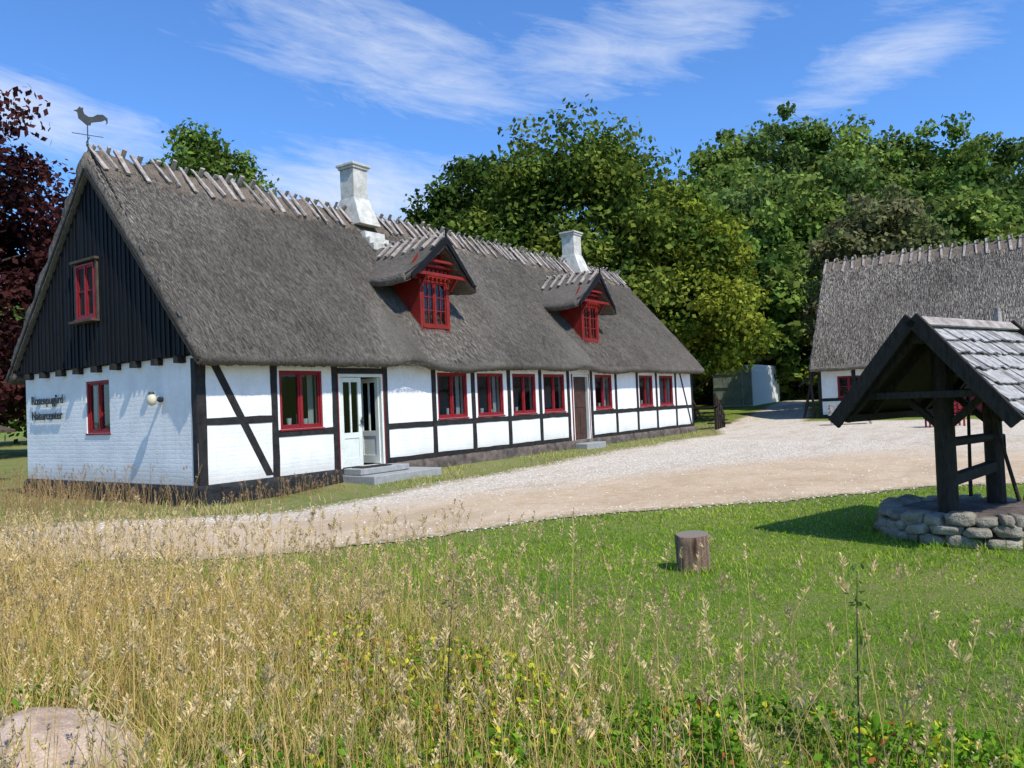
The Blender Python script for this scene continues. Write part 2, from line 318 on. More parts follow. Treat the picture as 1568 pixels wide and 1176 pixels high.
def text(body,loc,size):
    cu=bpy.data.curves.new("lt","FONT"); cu.body=body; cu.size=size; cu.extrude=.008; cu.offset=.002
    ob=bpy.data.objects.new("lt",cu); COL.objects.link(ob)
    ob.matrix_world=Matrix(((0,0,-1,loc[0]),(-1,0,0,loc[1]),(0,1,0,loc[2]),(0,0,0,1)))
    bpy.context.view_layer.update(); dg=bpy.context.evaluated_depsgraph_get(); me=bpy.data.meshes.new_from_object(ob.evaluated_get(dg)); me.transform(ob.matrix_world)
    bpy.data.objects.remove(ob); me.materials.clear(); me.materials.append(M_metal); link(me,"sign_letters_"+body[:4].lower(),farm)
text("Rosenpugård",(-.05,6.10,1.62),.27); text("Naturcenter",(-.05,6.10,1.29),.27)
mb=MB(); mb.box(3.25,5.35,-1.0,-.06,-.45,-.13,.006); mb.box(3.3,4.75,-.58,-.055,-.127,.0,.005); mb.obj("granite_steps",M_granite,farm,.015)
mb=MB(); mb.box(12.8,14.0,-.5,-.06,-.45,-.10,.006); mb.obj("rear_door_step",M_granite,farm,.015)
mb=MB(); mb.box(3.45,4.3,-.5,-.15,.004,.02); t=NT("door_mat"); mb.obj("door_mat",t.pbr((.02,.02,.02),.95),farm)
# --- roof mesh
def vnoise(x,y,s,seed):
    r=np.random.default_rng(seed); a=0
    for k in range(6):
        fx,fy,p=r.uniform(-1,1)*s*(1+k*.6),r.uniform(-1,1)*s*(1+k*.6),r.uniform(0,6.28); a=a+np.sin(x*fx+y*fy+p)/(1+k*.5)
    return a/3
def roof(name,parent,mat,x0,x1,Wd,rz,e,oy,th,amp=.03,nx=200,xform=None,dorm=()):
    hw=Wd/2; ns=40
    out=[(-oy+.14,e-.14),(-oy+.05,e-.11),(-oy+.0,e-.03),(-oy+.02,e+.045)]
    for i in range(1,ns+1):
        s=i/ns; yy=-oy+.02+(hw+oy-.02)*s; zz=e+.045+(rz-e-.045)*s+ .05*math.sin(math.pi*s); out.append((yy,zz))
    back=[(2*hw-a,b) for a,b in out[:-1]][::-1]; out=out+back
    inn=[]; n=len(out)
    for i,(a,b) in enumerate(out):
        if a<=hw: q=np.clip((a+oy)/(hw+oy),0,1)
        else: q=np.clip((2*hw-a+oy)/(hw+oy),0,1)
        ya=-oy+.25+(hw+oy-.25)*q; za=e+.0+ (rz-th*1.3-e)*q
        if a>hw: ya=2*hw-ya
        inn.append((ya,za))
    xs=np.linspace(x0,x1,nx); prof=np.array(out+inn[::-1]); m=len(prof)
    V=np.zeros((nx,m,3)); V[:,:,0]=xs[:,None]; V[:,:,1]=prof[None,:,0]; V[:,:,2]=prof[None,:,1]
    X=V[:,:n,0]; Y=V[:,:n,1]*1.5
    d=amp*vnoise(X,Y,1.2,3)+amp*.45*vnoise(X,Y,5,5)
    for c in dorm: d=d+np.where(Y<1.6,-.06*np.exp(-((X-c-.2)/1.2)**2)+.08*np.exp(-((X-c+1.6)/.5)**2),0)*np.clip(1-Y/1.6,0,1.3)
    V[:,:n,2]+=d; V[:,:n,0]+=np.where(np.abs(V[:,:n,0]-x0)<.01,.02*np.sin(Y*7)+np.random.default_rng(4).uniform(-.02,.02,Y.shape),0)
    V[:,:4,2]+=np.random.default_rng(6).uniform(-.014,.014,(nx,4))
    idx=np.arange(nx*m).reshape(nx,m)
    a=idx[:-1,:]; b=idx[1:,:]; Q=np.stack([a,b,np.roll(b,-1,1),np.roll(a,-1,1)],-1).reshape(-1,4)
    caps=[]
    for r in (0,nx-1):
        for i in range(n-1): caps.append((idx[r,i],idx[r,i+1],idx[r,m-2-i],idx[r,m-1-i]))
    Q=np.vstack([Q,np.array(caps)]); P=V.reshape(-1,3)
    if xform is not None: P=xform(P)
    return npmesh(name,P,Q,mat,parent,smooth=True)
roof("thatched_roof",farm,M_thatch,-.21,L+.25,W,RZ,2.262,.472,.3,dorm=(6.85,14.72),nx=260)
def straws(name,parent,x0,x1,y0,y1,zf,sl,N,c,xform=None,seed=1,ln=.13,wm=1):
    r=np.random.default_rng(seed); x=r.uniform(x0,x1,N); y=r.uniform(y0,y1,N); z=zf(y)
    s=np.array([0,1,sl])/math.hypot(1,sl); nn=np.array([0,-sl,1])/math.hypot(1,sl)
    l=ln*r.uniform(.5,1.2,N)[:,None]; w=wm*r.uniform(.0025,.007,N)[:,None]; P=np.stack([x,y,z],1)+nn*(.02+.025*np.array([vnoise(x,y*1.5,1.2,3)]).T)
    tilt=r.normal(0,.10,N)[:,None]; D=-(s+np.array([1,0,0])*tilt)+nn*(r.uniform(0,1,N)[:,None]*.16); Xv=np.array([[1,0,0]])
    a=P-Xv*w; b=P+Xv*w; c1=P+D*l+Xv*w*.6; d1=P+D*l-Xv*w*.6
    V=np.stack([a,b,c1,d1],1).reshape(-1,3); 
    if xform is not None: V=xform(V)
    pt=np.clip(1+.35*vnoise(x,y,1.1,91)+.25*vnoise(x,y,4,92),.5,1.6)[:,None]
    col=(np.array(c[0])[None]+(np.array(c[1])-np.array(c[0]))[None]*r.uniform(0,1,N)[:,None]**1.6)*pt
    npmesh(name,V,np.arange(4*N).reshape(-1,4),M_straw,parent,np.repeat(col,4,0))
zf=lambda y:2.262+SL*(y+.472)+.05*np.sin(np.pi*np.clip((y+.472)/3.7,0,1))
straws("thatch_straws",farm,-.2,L+.24,-.40,3.0,zf,SL,90000,((.062,.053,.043),(.30,.262,.215)))
N=9000; r_=np.random.default_rng(77); x=r_.uniform(-.2,L+.24,N); yb=r_.uniform(-.47,-.33,N); zb_=2.262-.03-.12*(yb+.47)/.14+r_.uniform(-.02,.04,N)
d_=np.stack([r_.normal(0,.012,N),np.full(N,-.02)+r_.normal(0,.01,N),-r_.uniform(.01,.04,N)],1); P=np.stack([x,yb,zb_],1); wv=np.array([[.004,0,0]])
V=np.stack([P-wv,P+wv,P+d_+wv*.5,P+d_-wv*.5],1).reshape(-1,3); cc=np.repeat(r_.uniform(.05,.22,N)[:,None]*np.array([[1,.86,.7]]),4,0); npmesh("eave_straw_ends",V,np.arange(4*N).reshape(-1,4),M_straw,farm,cc)
def ridge(parent,x0,x1,yc,rz,sl,xform=None,step=.36,skip=(),mats=(M_ridge,M_wood_w),seed=3):
    r=random.Random(seed); nx=int((x1-x0)/.10); prof=[]
    hw=.50
    for k in range(-6,7): 
        q=k/6*hw; prof.append((yc+q, rz-abs(q)*sl*1.0+.05+ (0.03 if k==0 else 0)))
    V=[];m=len(prof)+2
    for i in range(nx+1):
        x=x0+(x1-x0)*i/nx; bb=.025*math.sin(x*5.1)+.02*math.sin(x*11+1)
        ring=[(prof[0][0]-.01,prof[0][1]-.12)]+prof+[(prof[-1][0]+.01,prof[-1][1]-.12)]
        for k,(a,b) in enumerate(ring):
            f=r.uniform(-.03,.03)+bb; ed=(k<2 or k>m-3); V.append((x,a+(r.uniform(-.07,.07) if ed else 0),b+f))
    Q=[(i*m+k,(i+1)*m+k,(i+1)*m+k+1,i*m+k+1) for i in range(nx) for k in range(m-1)]
    V=np.array(V); 
    if xform is not None: V=xform(V)
    npmesh("ridge_straw",V,Q,mats[0],parent,smooth=True)
    mb=MB(); x=x0+.15
    while x<x1-.1:
        if not any(a<x<b for a,b in skip):
            for sd in (-1,1):
                l0=.07+r.uniform(0,.09); l1=.48+r.uniform(-.12,.08); xo=x+(.06 if sd>0 else -.03)+r.uniform(-.03,.03); tl=r.uniform(-.10,.10)
                p0=(xo,yc-sd*l0,rz+.12+l0*sl*.85); p1=(xo+tl,yc+sd*l1,rz-l1*sl+.14)
                mb.beam(p0,p1,r.uniform(.06,.11),r.uniform(.035,.055),up=(0,0,1),j=.014)
        x+=step+r.uniform(-.07,.07)
    if xform is not None:
        mb.v=[tuple(q) for q in xform(np.array(mb.v))]
    mb.obj("ridge_sticks",mats[1],parent)
ridge(farm,-.2,L+.24,W/2,RZ,SL,step=.33,skip=((6.7,7.5),(18.4,19.2)))
mb=MB(); mb.beam((-.18,-.40,2.18),(-.18,W/2,6.22),.05,.10,up=(1,0,0)); mb.beam((-.18,W+.40,2.18),(-.18,W/2,6.22),.05,.10,up=(1,0,0)); mb.obj("rake_battens",M_wood_d,farm)
def chimney(x,y,z0,z1,w,name):
    mb=MB(); h=w/2
    mb.box(x-h,x+h,y-h,y+h,z0,z1-.14,.006); mb.box(x-h-.04,x+h+.04,y-h-.04,y+h+.04,z1-.141,z1-.07,.004); mb.box(x-h-.08,x+h+.08,y-h-.08,y+h+.08,z1-.069,z1,.004)
    b0,b1=6.2,6.98
    mb.hexa([(x-h-.12,y-h-.34,b0),(x+h+.12,y-h-.34,b0),(x+h+.12,y+h+.3,b0),(x-h-.12,y+h+.3,b0),(x-h-.02,y-h-.02,b1),(x+h+.02,y-h-.02,b1),(x+h+.02,y+h+.02,b1),(x-h-.02,y+h+.02,b1)])
    mb.obj(name,M_chim,farm,.015)
    mb=MB(); 
    for i in range(3): a=y-h-.40-i*.15; zt=6.53-(y-a)*1.153+.20; mb.box(x-h-.10,x+h+.10,a-.08,a+.10,zt-.2,zt,.012)
    mb.obj(name+"_flashing_bricks",M_chim,farm,.01)
    mb=MB(); mb.box(x-h+.08,x+h-.08,y-h+.08,y+h-.08,z1+.001,z1+.01); mb.obj(name+"_flue",M_metal,farm)
chimney(7.08,W/2,6.3,7.93,.52,"chimney_shaft"); chimney(18.75,W/2,6.3,7.9,.56,"chimney_shaft_rear")
def dormer(xc,tag):
    yf=.28; hw=.56; zb,zt,za=3.05,4.42,5.22
    mb=MB(); fr=FR((xc,yf,0),(1,0,0),(0,-1,0)); g=MB()
    wall(fr,mb,-hw,hw,zb,zt,[(-.48,.48,3.2,4.36)],.06)
    mb.poly([fr.p(-hw,zt,-.02),fr.p(hw,zt,-.02),fr.p(hw*.2,za,-.02),fr.p(-hw*.2,za,-.02)])
    mb.poly([fr.p(-1.1,zt-.06,-.02),fr.p(-hw,zt-.06,-.02),fr.p(-hw,zt+.6,-.02)]); mb.poly([fr.p(1.1,zt-.06,-.02),fr.p(hw,zt-.06,-.02),fr.p(hw,zt+.6,-.02)])
    for s in(-1,1): mb.poly([(xc+s*hw,yf,zb),(xc+s*hw,yf,zt+.3),(xc+s*hw,1.9,zt+.3),(xc+s*hw,1.3,zt)])
    fr.box(mb,-hw-.05,hw+.05,3.04,3.12,-.02,.05)
    fr.box(mb,-hw-.04,hw+.04,4.42,4.50,0,.06); fr.box(mb,-hw-.1,hw+.1,4.66,4.72,0,.14)
    for i in range(7): u=-.48+i*.16; fr.box(mb,u-.025,u+.025,4.36,4.44,.0,.09); 
    for i in range(6): u=-.4+i*.16; mb.cyl(fr.p(u,4.58,0),fr.p(u,4.58,.05),.055,.055,10)
    for i in range(5):
        z=4.74+i*.1; w=.42-i*.09
        mb.beam(fr.p(-w,z,.09),fr.p(-w+.16,z+.12,.09),.03,.03); mb.beam(fr.p(w,z,.09),fr.p(w-.16,z+.12,.09),.03,.03)
    for s in(-1,1):
        mb.beam(fr.p(s*(hw+.02),4.15,.03),fr.p(s*(hw+.02),4.45,.26),.06,.06); mb.beam(fr.p(s*(hw+.02),4.46,0),fr.p(s*(hw+.02),4.46,.30),.07,.07)
    mb.beam(fr.p(-1.0,4.46,.26),fr.p(1.0,4.46,.26),.06,.08); mb.beam(fr.p(-.45,4.8,.26),fr.p(.45,4.8,.26),.05,.06); mb.beam(fr.p(0,4.46,.26),fr.p(0,5.2,.26),.05,.06)
    window(fr,mb,g,-.48,.48,3.2,4.36,rows=3,cols=2,n=-.01,fw=.05)
    mb.obj("dormer_"+tag+"_red_front",M_redd,farm,.003); g.obj("dormer_"+tag+"_glass",M_glass,farm)
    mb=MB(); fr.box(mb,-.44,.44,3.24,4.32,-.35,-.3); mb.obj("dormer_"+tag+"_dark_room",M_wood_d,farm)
    prof=[(0,5.42),(.2,5.27),(.45,5.02),(.7,4.79),(.95,4.60),(1.2,4.44),(1.36,4.35)]
    inn=[(0,5.18),(.25,4.98),(.5,4.76),(.75,4.55),(1.0,4.38),(1.25,4.21),(1.33,4.16)]
    out=[(-a,b) for a,b in prof[::-1]]+prof[1:]; ii=[(-a,b) for a,b in inn[::-1]]+inn[1:]
    loop=out+ii[::-1]; n=len(out); m=len(loop); ys=np.linspace(-.12,2.7,26); V=[]
    for k,yy in enumerate(ys):
        for q,(a,b) in enumerate(loop):
            V.append((xc+a*(1+.03*math.sin(yy*3+q)),yy+(random.uniform(-.015,.015))+(.12*abs(a) if k==0 else 0),b+random.uniform(-.012,.012)+.03*math.sin(yy*4+a*3)))
    Q=[(i*m+k,i*m+(k+1)%m,(i+1)*m+(k+1)%m,(i+1)*m+k) for i in range(25) for k in range(m)]
    Q+=[(i,i+1,m-2-i,m-1-i) for i in range(n-1)]
    npmesh("dormer_"+tag+"_thatch",V,Q,M_thatch,farm,smooth=True)
    mb=MB()
    for s in(-1,1):
        mb.hexa([(xc+s*0,-.17,5.24),(xc+s*0,-.13,5.24),(xc+s*0,-.13,5.42),(xc,-.17,5.42),(xc+s*1.18,-.06,4.26),(xc+s*1.18,-.02,4.26),(xc+s*1.18,-.02,4.40),(xc+s*1.18,-.06,4.40)])
    mb.beam((xc,-.15,5.2),(xc,-.15,5.62),.04,.04,up=(0,1,0))
    mb.obj("dormer_"+tag+"_bargeboards",M_boards,farm,.004)
    mb=MB(); yy=.0
    while yy<2.1:
        for s in (-1,1):
            y_=yy+(.05 if s>0 else 0)+random.uniform(-.03,.03); l=random.uniform(.38,.52); mb.beam((xc-s*.08,y_,5.53),(xc+s*l,y_+random.uniform(-.06,.06),5.51-l*.92),.075,.045,j=.01)
        yy+=.3
    mb.obj("dormer_"+tag+"_ridge_sticks",M_wood_w,farm)
dormer(6.85,"near"); dormer(14.72,"far")
# weather vane
mb=MB(); px,py=-.12,W/2
mb.cyl((px,py,6.5),(px,py,7.15),.012,.01,8)
vd=np.array([.95,-.3,0]); vd=vd/np.linalg.norm(vd)
mb.beam(np.array([px,py,6.92])-vd*.28,np.array([px,py,6.92])+vd*.28,.012,.012)
vp=np.array([-.3,-.95,0]); mb.beam(np.array([px,py,6.82])-vp*.2,np.array([px,py,6.82])+vp*.2,.012,.012)
ro=[(-.02,0),(.05,.0),(.07,.07),(.15,.10),(.24,.13),(.31,.18),(.33,.14),(.31,.06),(.35,.12),(.35,.22),(.27,.29),(.17,.27),(.09,.2),(.02,.19),(-.05,.24),(-.07,.32),(-.06,.38),(-.10,.36),(-.12,.39),(-.15,.35),(-.17,.31),(-.23,.28),(-.17,.26),(-.16,.2),(-.15,.12),(-.08,.06)]
b=len(mb.v); nrm=np.cross(vd,(0,0,1))*.008
for s in(-1,1):
    for a,c in ro: q=np.array([px,py,7.12+c*.9])+vd*a*1.05+nrm*s; mb.v.append(tuple(q))
n=len(ro); mb.f.append(tuple(range(b,b+n))); mb.f.append(tuple(range(b+n,b+2*n)))
for i in range(n): k=(i+1)%n; mb.f.append((b+i,b+k,b+n+k,b+n+i))
wv=empty("rooster_weather_vane"); mb.obj("vane",M_metal,wv)
# ------------------------------------------------------------------ second farmhouse
b2=empty("half_timbered_thatched_farmhouse.001")
gz=-.12; X2=31.5; L2=24.0; W2=7.2; Y2=-2.75
def xf2(P):
    P=np.asarray(P,float); Q=P.copy(); Q[:,0]=X2+P[:,1]; Q[:,1]=Y2-P[:,0]; Q[:,2]=P[:,2]+gz; return Q
f2=FR((X2,Y2,gz),(0,-1,0),(-1,0,0))
w2=[(.9,1.9,1.0,2.0),(3.4,4.5,1.0,2.0),(5.7,6.8,.1,2.05),(8.3,9.3,1.0,2.0),(11,12,1.0,2.0)]
mb=MB(); wall(f2,mb,0,L2,.1,2.45,w2); s2=FR((X2+W2,Y2,gz),(-1,0,0),(0,1,0)); wall(s2,mb,0,W2,.1,2.45,[]); mb.poly([s2.p(0,2.45),s2.p(W2,2.45),s2.p(W2/2,7.0)]); mb.obj("white_walls",M_white,b2)
mb=MB()
for i in range(16): f2.box(mb,i*1.55,i*1.55+.17,.0,2.45,-.05,.018,.005)
f2.box(mb,0,L2,-.4,.18,-.05,.026,.005)
for a in (0,1,3,4,5,6,7): f2.box(mb,a*1.55+.17,a*1.55+1.55,.82,.97,-.05,.014)
f2.box(mb,0,L2,2.33,2.47,-.05,.03)
mb.hexa([f2.p(-.25,0,0),f2.p(-.15,0,0),f2.p(-.15,0,.1),f2.p(-.25,0,.1),f2.p(-.3,2.4,.35),f2.p(-.2,2.4,.35),f2.p(-.2,2.4,.45),f2.p(-.3,2.4,.45)])
mb.beam(f2.p(-.7,0,.1),f2.p(-.1,2.4,.2),.1,.1); mb.beam(f2.p(-.9,1.6,0),f2.p(0,2.2,0),.1,.1)
mb.obj("timber_frame",M_black,b2)
mb=MB(); g=MB()
for a in w2:
    if a[2]>.5: window(f2,mb,g,*a,n=-.01,rows=2)
f2.box(mb,5.72,6.78,.12,2.03,-.1,-.03); mb.obj("window_frames",M_red,b2); g.obj("window_glass",M_glass,b2)
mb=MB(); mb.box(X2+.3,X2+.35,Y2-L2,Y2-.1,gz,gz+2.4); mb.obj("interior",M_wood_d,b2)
roof("thatched_roof",b2,M_thatch2,-.25,L2,W2,7.95,2.42,.55,.3,amp=.05,xform=xf2)
sl2=(7.95-2.42)/(3.6+.55)
straws("thatch_straws",b2,-.2,12,-.4,3.3,lambda y:2.42+sl2*(y+.55)+.05,sl2,24000,((.065,.055,.045),(.48,.42,.34)),xform=xf2,seed=5,ln=.22,wm=1.8)
ridge(b2,-.25,L2,W2/2,7.95,sl2,xform=xf2,step=.45,seed=9)
# ------------------------------------------------------------------ container, shed, bench, rails
ct=empty("storage_container"); zc=float(ter(44,5))-.05
mb=MB(); mb.box(43.2,49,4.2,6.9,zc,zc+2.75)
for i in range(24): mb.box(43.3+i*.24,43.4+i*.24,4.16,4.199,zc+.1,zc+2.65)
t=NT("pale_container_paint"); mb.obj("container_body",t.pbr((.85,.85,.82),.5),ct,.01)
mb=MB()
for i in range(4): mb.box(43.13,43.19,4.25+i*.66,4.85+i*.66,zc+.1,zc+2.65)
for zz in (.5,1.3,2.2): mb.box(43.09,43.128,4.25,6.85,zc+zz,zc+zz+.08)
mb.obj("greenish_panels",noisy("green_panels",(.22,.25,.20),(.36,.39,.33),3),ct)
sh=empty("garden_shed"); mb=MB(); mb.box(-1.2,1.6,12,14,-.5,1.0); mb.obj("boards",M_wood_d,sh)
mb=MB(); mb.hexa([(-1.6,11.6,1.0),(1.9,11.6,1.0),(1.9,14.3,1.35),(-1.6,14.3,1.35),(-1.6,11.6,1.08),(1.9,11.6,1.08),(1.9,14.3,1.45),(-1.6,14.3,1.45)]); mb.obj("roof",M_barge,sh)
def bench(name,x,y,ang,mat,ln=1.6):
    e=empty(name,(x,y,float(ter(x,y)))); e.rotation_euler=(0,0,ang); mb=MB()
    for i in range(3): mb.box(-ln/2,ln/2,-.2+i*.15,-.08+i*.15,.42,.46)
    for i in range(3): mb.box(-ln/2,ln/2,.27+i*.02,.30+i*.02,.52+i*.14,.62+i*.14)
    for s in(-1,1):
        mb.box(s*ln/2*.85-.03,s*ln/2*.85+.03,-.2,-.14,0,.42); mb.box(s*ln/2*.85-.03,s*ln/2*.85+.03,.25,.31,0,.9); mb.box(s*ln/2*.85-.03,s*ln/2*.85+.03,-.2,.3,.36,.418)
        mb.box(s*ln/2*.85-.03,s*ln/2*.85+.03,-.2,.3,.62,.66)
    mb.obj("slats_and_legs",mat,e,.006)
bench("red_garden_bench",25.5,-8.75,math.radians(-65),M_red,1.4); bench("wooden_bench",27.5,-5.0,math.radians(-75),M_wood_w,1.8); bench("wooden_bench.001",28.6,-12.5,math.radians(-80),M_wood_w,1.8)
rl=empty("wooden_stair_rail"); mb=MB(); zz=float(ter(24,0))
for i in range(5): mb.box(23.9+i*.5,24.0+i*.5,-.45+i*.1,-.35+i*.1,zz,zz+1.5-i*.22)
mb.beam((23.9,-.4,zz+1.55),(26.2,.05,zz+.5),.09,.12); mb.beam((23.9,-.4,zz+1.0),(26.2,.05,zz+.15),.09,.1); mb.beam((23.9,.75,zz+1.55),(26.2,1.15,zz+.5),.09,.12); mb.box(23.9,24.0,-.45,.85,zz+.9,zz+1.0)
for i in range(5): mb.box(24.0+i*.45,24.3+i*.45,-.3,.7,zz+.85-i*.17,zz+.9-i*.17)
mb.obj("posts_and_rails",M_wood_d,rl)
# ------------------------------------------------------------------ WELL
well=empty("roofed_stone_well")
wc=np.array([1.72,-11.57]); d=np.array([.949,-.316]); nv=np.array([.316,.949])
r=random.Random(5)
bmw=bmesh.new()
def stone(c,ang,sx,sy,sz):
    mt=Matrix.Translation(c)@Matrix.Rotation(ang+r.uniform(-.15,.15),4,'Z')@Matrix.Rotation(r.uniform(-.2,.2),4,'X')
    res=bmesh.ops.create_icosphere(bmw,subdivisions=3,radius=1.0)
    o=Vector((r.uniform(0,50),r.uniform(0,50),0)); pw=.62
    for v in res['verts']:
        p=v.co; q=Vector([math.copysign(abs(a)**pw,a) for a in p])*.5
        q=q*(1+.22*mn.noise(p*1.6+o)+.07*mn.noise(p*5+o)); v.co=mt@Vector((q.x*sx,q.y*sy,q.z*sz))
for c,(z,h,rad) in enumerate(((-.34,.13,.84),(-.235,.12,.83),(-.135,.11,.81))):
    a=r.uniform(0,1); end=a+2*math.pi
    while a<end-.1:
        wl=r.uniform(.11,.33) ; da=min(wl/rad,end-a); am=a+da/2
        stone((wc[0]+math.cos(am)*rad,wc[1]+math.sin(am)*rad,z+r.uniform(-.018,.018)),am,.26+r.uniform(-.04,.06),da*rad*1.08,h*r.uniform(.85,1.35)); a+=da
for f in bmw.faces: f.smooth=True
me=bpy.data.meshes.new("stones"); bmw.to_mesh(me); bmw.free(); me.materials.append(noisy("field_stone",(.085,.07,.05),(.46,.40,.30),3.2,.9,.9,.025)); link(me,"stone_ring",well)
mb=MB(); mb.cyl((*wc,-.5),(*wc,-.12),.86,.82,40); mb.obj("mortar_core",M_stonepl,well)
mb=MB(); P=lambda s,w,z:(wc[0]+d[0]*s+nv[0]*w,wc[1]+d[1]*s+nv[1]*w,z)
mb.cyl(P(-.57,0,-.12),P(-.57,0,1.75),.105,.09,12,.08); mb.cyl(P(.57,0,-.12),P(.57,0,1.75),.1,.085,12,.08)
ax=1.80; ez=.88; hw=.87; f0,f1=-1.10,1.12
mb.beam(P(f0+.05,0,ax-.09),P(f1-.05,0,ax-.09),.10,.12)
for s in (f0+.12,-.57,.57,f1-.12):
    for w in(-1,1): mb.beam(P(s,0,ax-.02),P(s,w*hw*.97,ez-.0),.07,.09)
    mb.beam(P(s,-.55,1.13),P(s,.55,1.13),.06,.07)
for w in(-1,1): mb.beam(P(f0+.05,w*hw*.9,ez+.02),P(f1-.05,w*hw*.9,ez+.02),.08,.08)
for s in (-.57,.57):
    for w in(-1,1): mb.beam(P(s,0,.75),P(s,w*.45,1.15),.06,.07)
    mb.beam(P(s,0,1.1),P(s+(.5 if s<0 else -.5),0,1.65),.07,.08)
mb.beam(P(-.57,0,.22),P(.62,0,.30),.11,.11)
for a,b_ in (((.25,-.35,-.05),(.2,-.1,1.15)),((.75,-.3,-.05),(.9,-.35,1.0)),((.95,-.1,-.3),(.55,-.5,.9)),((.4,.2,-.05),(.7,.3,1.1))): mb.cyl(P(*a),P(*b_),.022,.018,8)
mb.cyl(P(-.5,0,.62),P(.5,0,.62),.05,.05,12); mb.beam(P(.5,0,.62),P(.85,0,.62),.03,.03); mb.beam(P(.85,0,.62),P(.85,.0,.35),.03,.03,up=(1,0,0))
mb.obj("posts_and_rafters",M_wood_d,well,.008)
mb=MB()
for s in(f0-.03,f1+.03):
    for w in(-1,1):
        a0=P(s,0,ax+.10); a1=P(s,w*(hw+.03),ez-.03); mb.beam(a0,a1,.045,.15,up=(0,0,1))
mb.obj("bargeboards",M_wood_d,well,.006)
mb=MB(); sh2=MB(); sh3=MB(); r=random.Random(2)
ln=math.hypot(hw,ax-ez)
for w in(-1,1):
    sl_=np.array([nv[0]*w*hw,nv[1]*w*hw,ez-ax])/ln; nr=np.array([nv[0]*w*(ax-ez),nv[1]*w*(ax-ez),hw])/ln
    rows=6
    for k in range(rows):
        s=f0+.0
        while s<f1:
            wd=min(r.uniform(.09,.15),f1-s)
            if wd<.02: break
            t0=k*ln/rows-.02; t1=(k+1)*ln/rows+.07+r.uniform(-.02,.02)
            o0=np.array(P(s+wd/2,0,ax+.045))
            (sh2 if r.random()<.75 else sh3).beam(o0+sl_*t0+nr*.005,o0+sl_*t1+nr*(.045+r.uniform(0,.02)),wd-.010,.014,up=tuple(nr),j=.003); s+=wd
    c=[]
    for t_ in (0,ln+.02):
        for q in((f0,-.01),(f1,-.01),(f1,.01),(f0,.01)): c.append(np.array(P(q[0],0,ax+.02))+sl_*t_+nr*q[1])
    mb.hexa(c)
sh2.obj("shingles",M_shingle,well); sh3.obj("shingles_darker",noisy("grey_shingle",(.13,.12,.11),(.33,.30,.27),5,.8,.6,.008,(3,3,3)),well); mb.obj("roof_decking",M_wood_d,well)
mb=MB(); mb.beam(P(f0,-.07,ax+.07),P(f1,-.07,ax+.07),.13,.02,up=tuple(np.array([-nv[0],-nv[1],1.0]))); mb.beam(P(f0,.07,ax+.07),P(f1,.07,ax+.07),.13,.02,up=tuple(np.array([nv[0],nv[1],1.0])))
mb.cyl(P(f1-.25,0,ax+.05),P(f1-.25,0,ax+.28),.05,.03,8,.2); mb.obj("ridge_boards",M_wood_w,well)
# ------------------------------------------------------------------ log stump
st=empty("log_stump",(-1.26,-9.58,-.37)); n=48; V=[];Q=[]
for k,z in enumerate((0,.03,.1,.18,.26,.315,.325)):
    for i in range(n):
        a=2*math.pi*i/n; rr=.150*(1+.035*math.sin(a*7+1)+.03*math.sin(a*15+z*9)+.02*math.sin(a*23))*(.95 if k==6 else 1); V.append((rr*math.cos(a),rr*math.sin(a),z+.01*math.cos(a)))
for k in range(6):
    for i in range(n): q=(i+1)%n; Q.append((k*n+i,k*n+q,(k+1)*n+q,(k+1)*n+i))
npmesh("bark",V,Q,noisy("log_bark",(.12,.06,.035),(.70,.46,.31),3.5,.9,1,.03,(6,6,.6)),st,smooth=True)
t=NT("log_end_grain"); v=t.coord(); wv_=t.n("ShaderNodeTexWave",wave_type='RINGS',rings_direction='Z'); t.l(v,wv_.inputs[0]); wv_.inputs['Scale'].default_value=25; wv_.inputs['Distortion'].default_value=2
mt=t.pbr(t.mix(wv_.outputs[1],(.14,.11,.085),(.27,.22,.17)),.85)
me=bpy.data.meshes.new("end_grain"); me.from_pydata([V[6*n+i] for i in range(n)],[],[tuple(range(n))]); me.materials.append(mt); link(me,"end_grain",st)
# ------------------------------------------------------------------ boulder
bm=bmesh.new(); bmesh.ops.create_icosphere(bm,subdivisions=6,radius=1)
for v in bm.verts:
    p=v.co.copy(); q=p*(1+.24*mn.noise(p*1.15+Vector((3,1,2)))+.09*mn.noise(p*2.6)+.02*mn.noise(p*7)+.006*mn.noise(p*25)); v.co=Vector((q.x*.36,q.y*.40,q.z*.33))
for f in bm.faces: f.smooth=True
me=bpy.data.meshes.new("boulder"); bm.to_mesh(me); bm.free()
t=NT("pink_granite"); v=t.coord(); a=t.noise(v,5,6,.65); b_=t.noise(v,28,4,.7); c_=t.noise(v,110,3,.7)
col=t.ramp(a,[(.3,(.30,.20,.14)),(.5,(.46,.34,.25)),(.7,(.56,.44,.34))]); col=t.mix(t.ramp(b_,[(.56,0.0),(.70,.55)]),col,(.20,.18,.13)); col=t.mix(1.0,col,t.ramp(c_,[(.3,.65),(.7,1.25)]),'MULTIPLY')
me.materials.append(t.pbr(col,.9,t.bump(t.math('ADD',t.math('MULTIPLY',b_,.8),c_),.5,.008),.15)); bo=link(me,"boulder"); bo.location=(-6.44,-8.72,-.36)
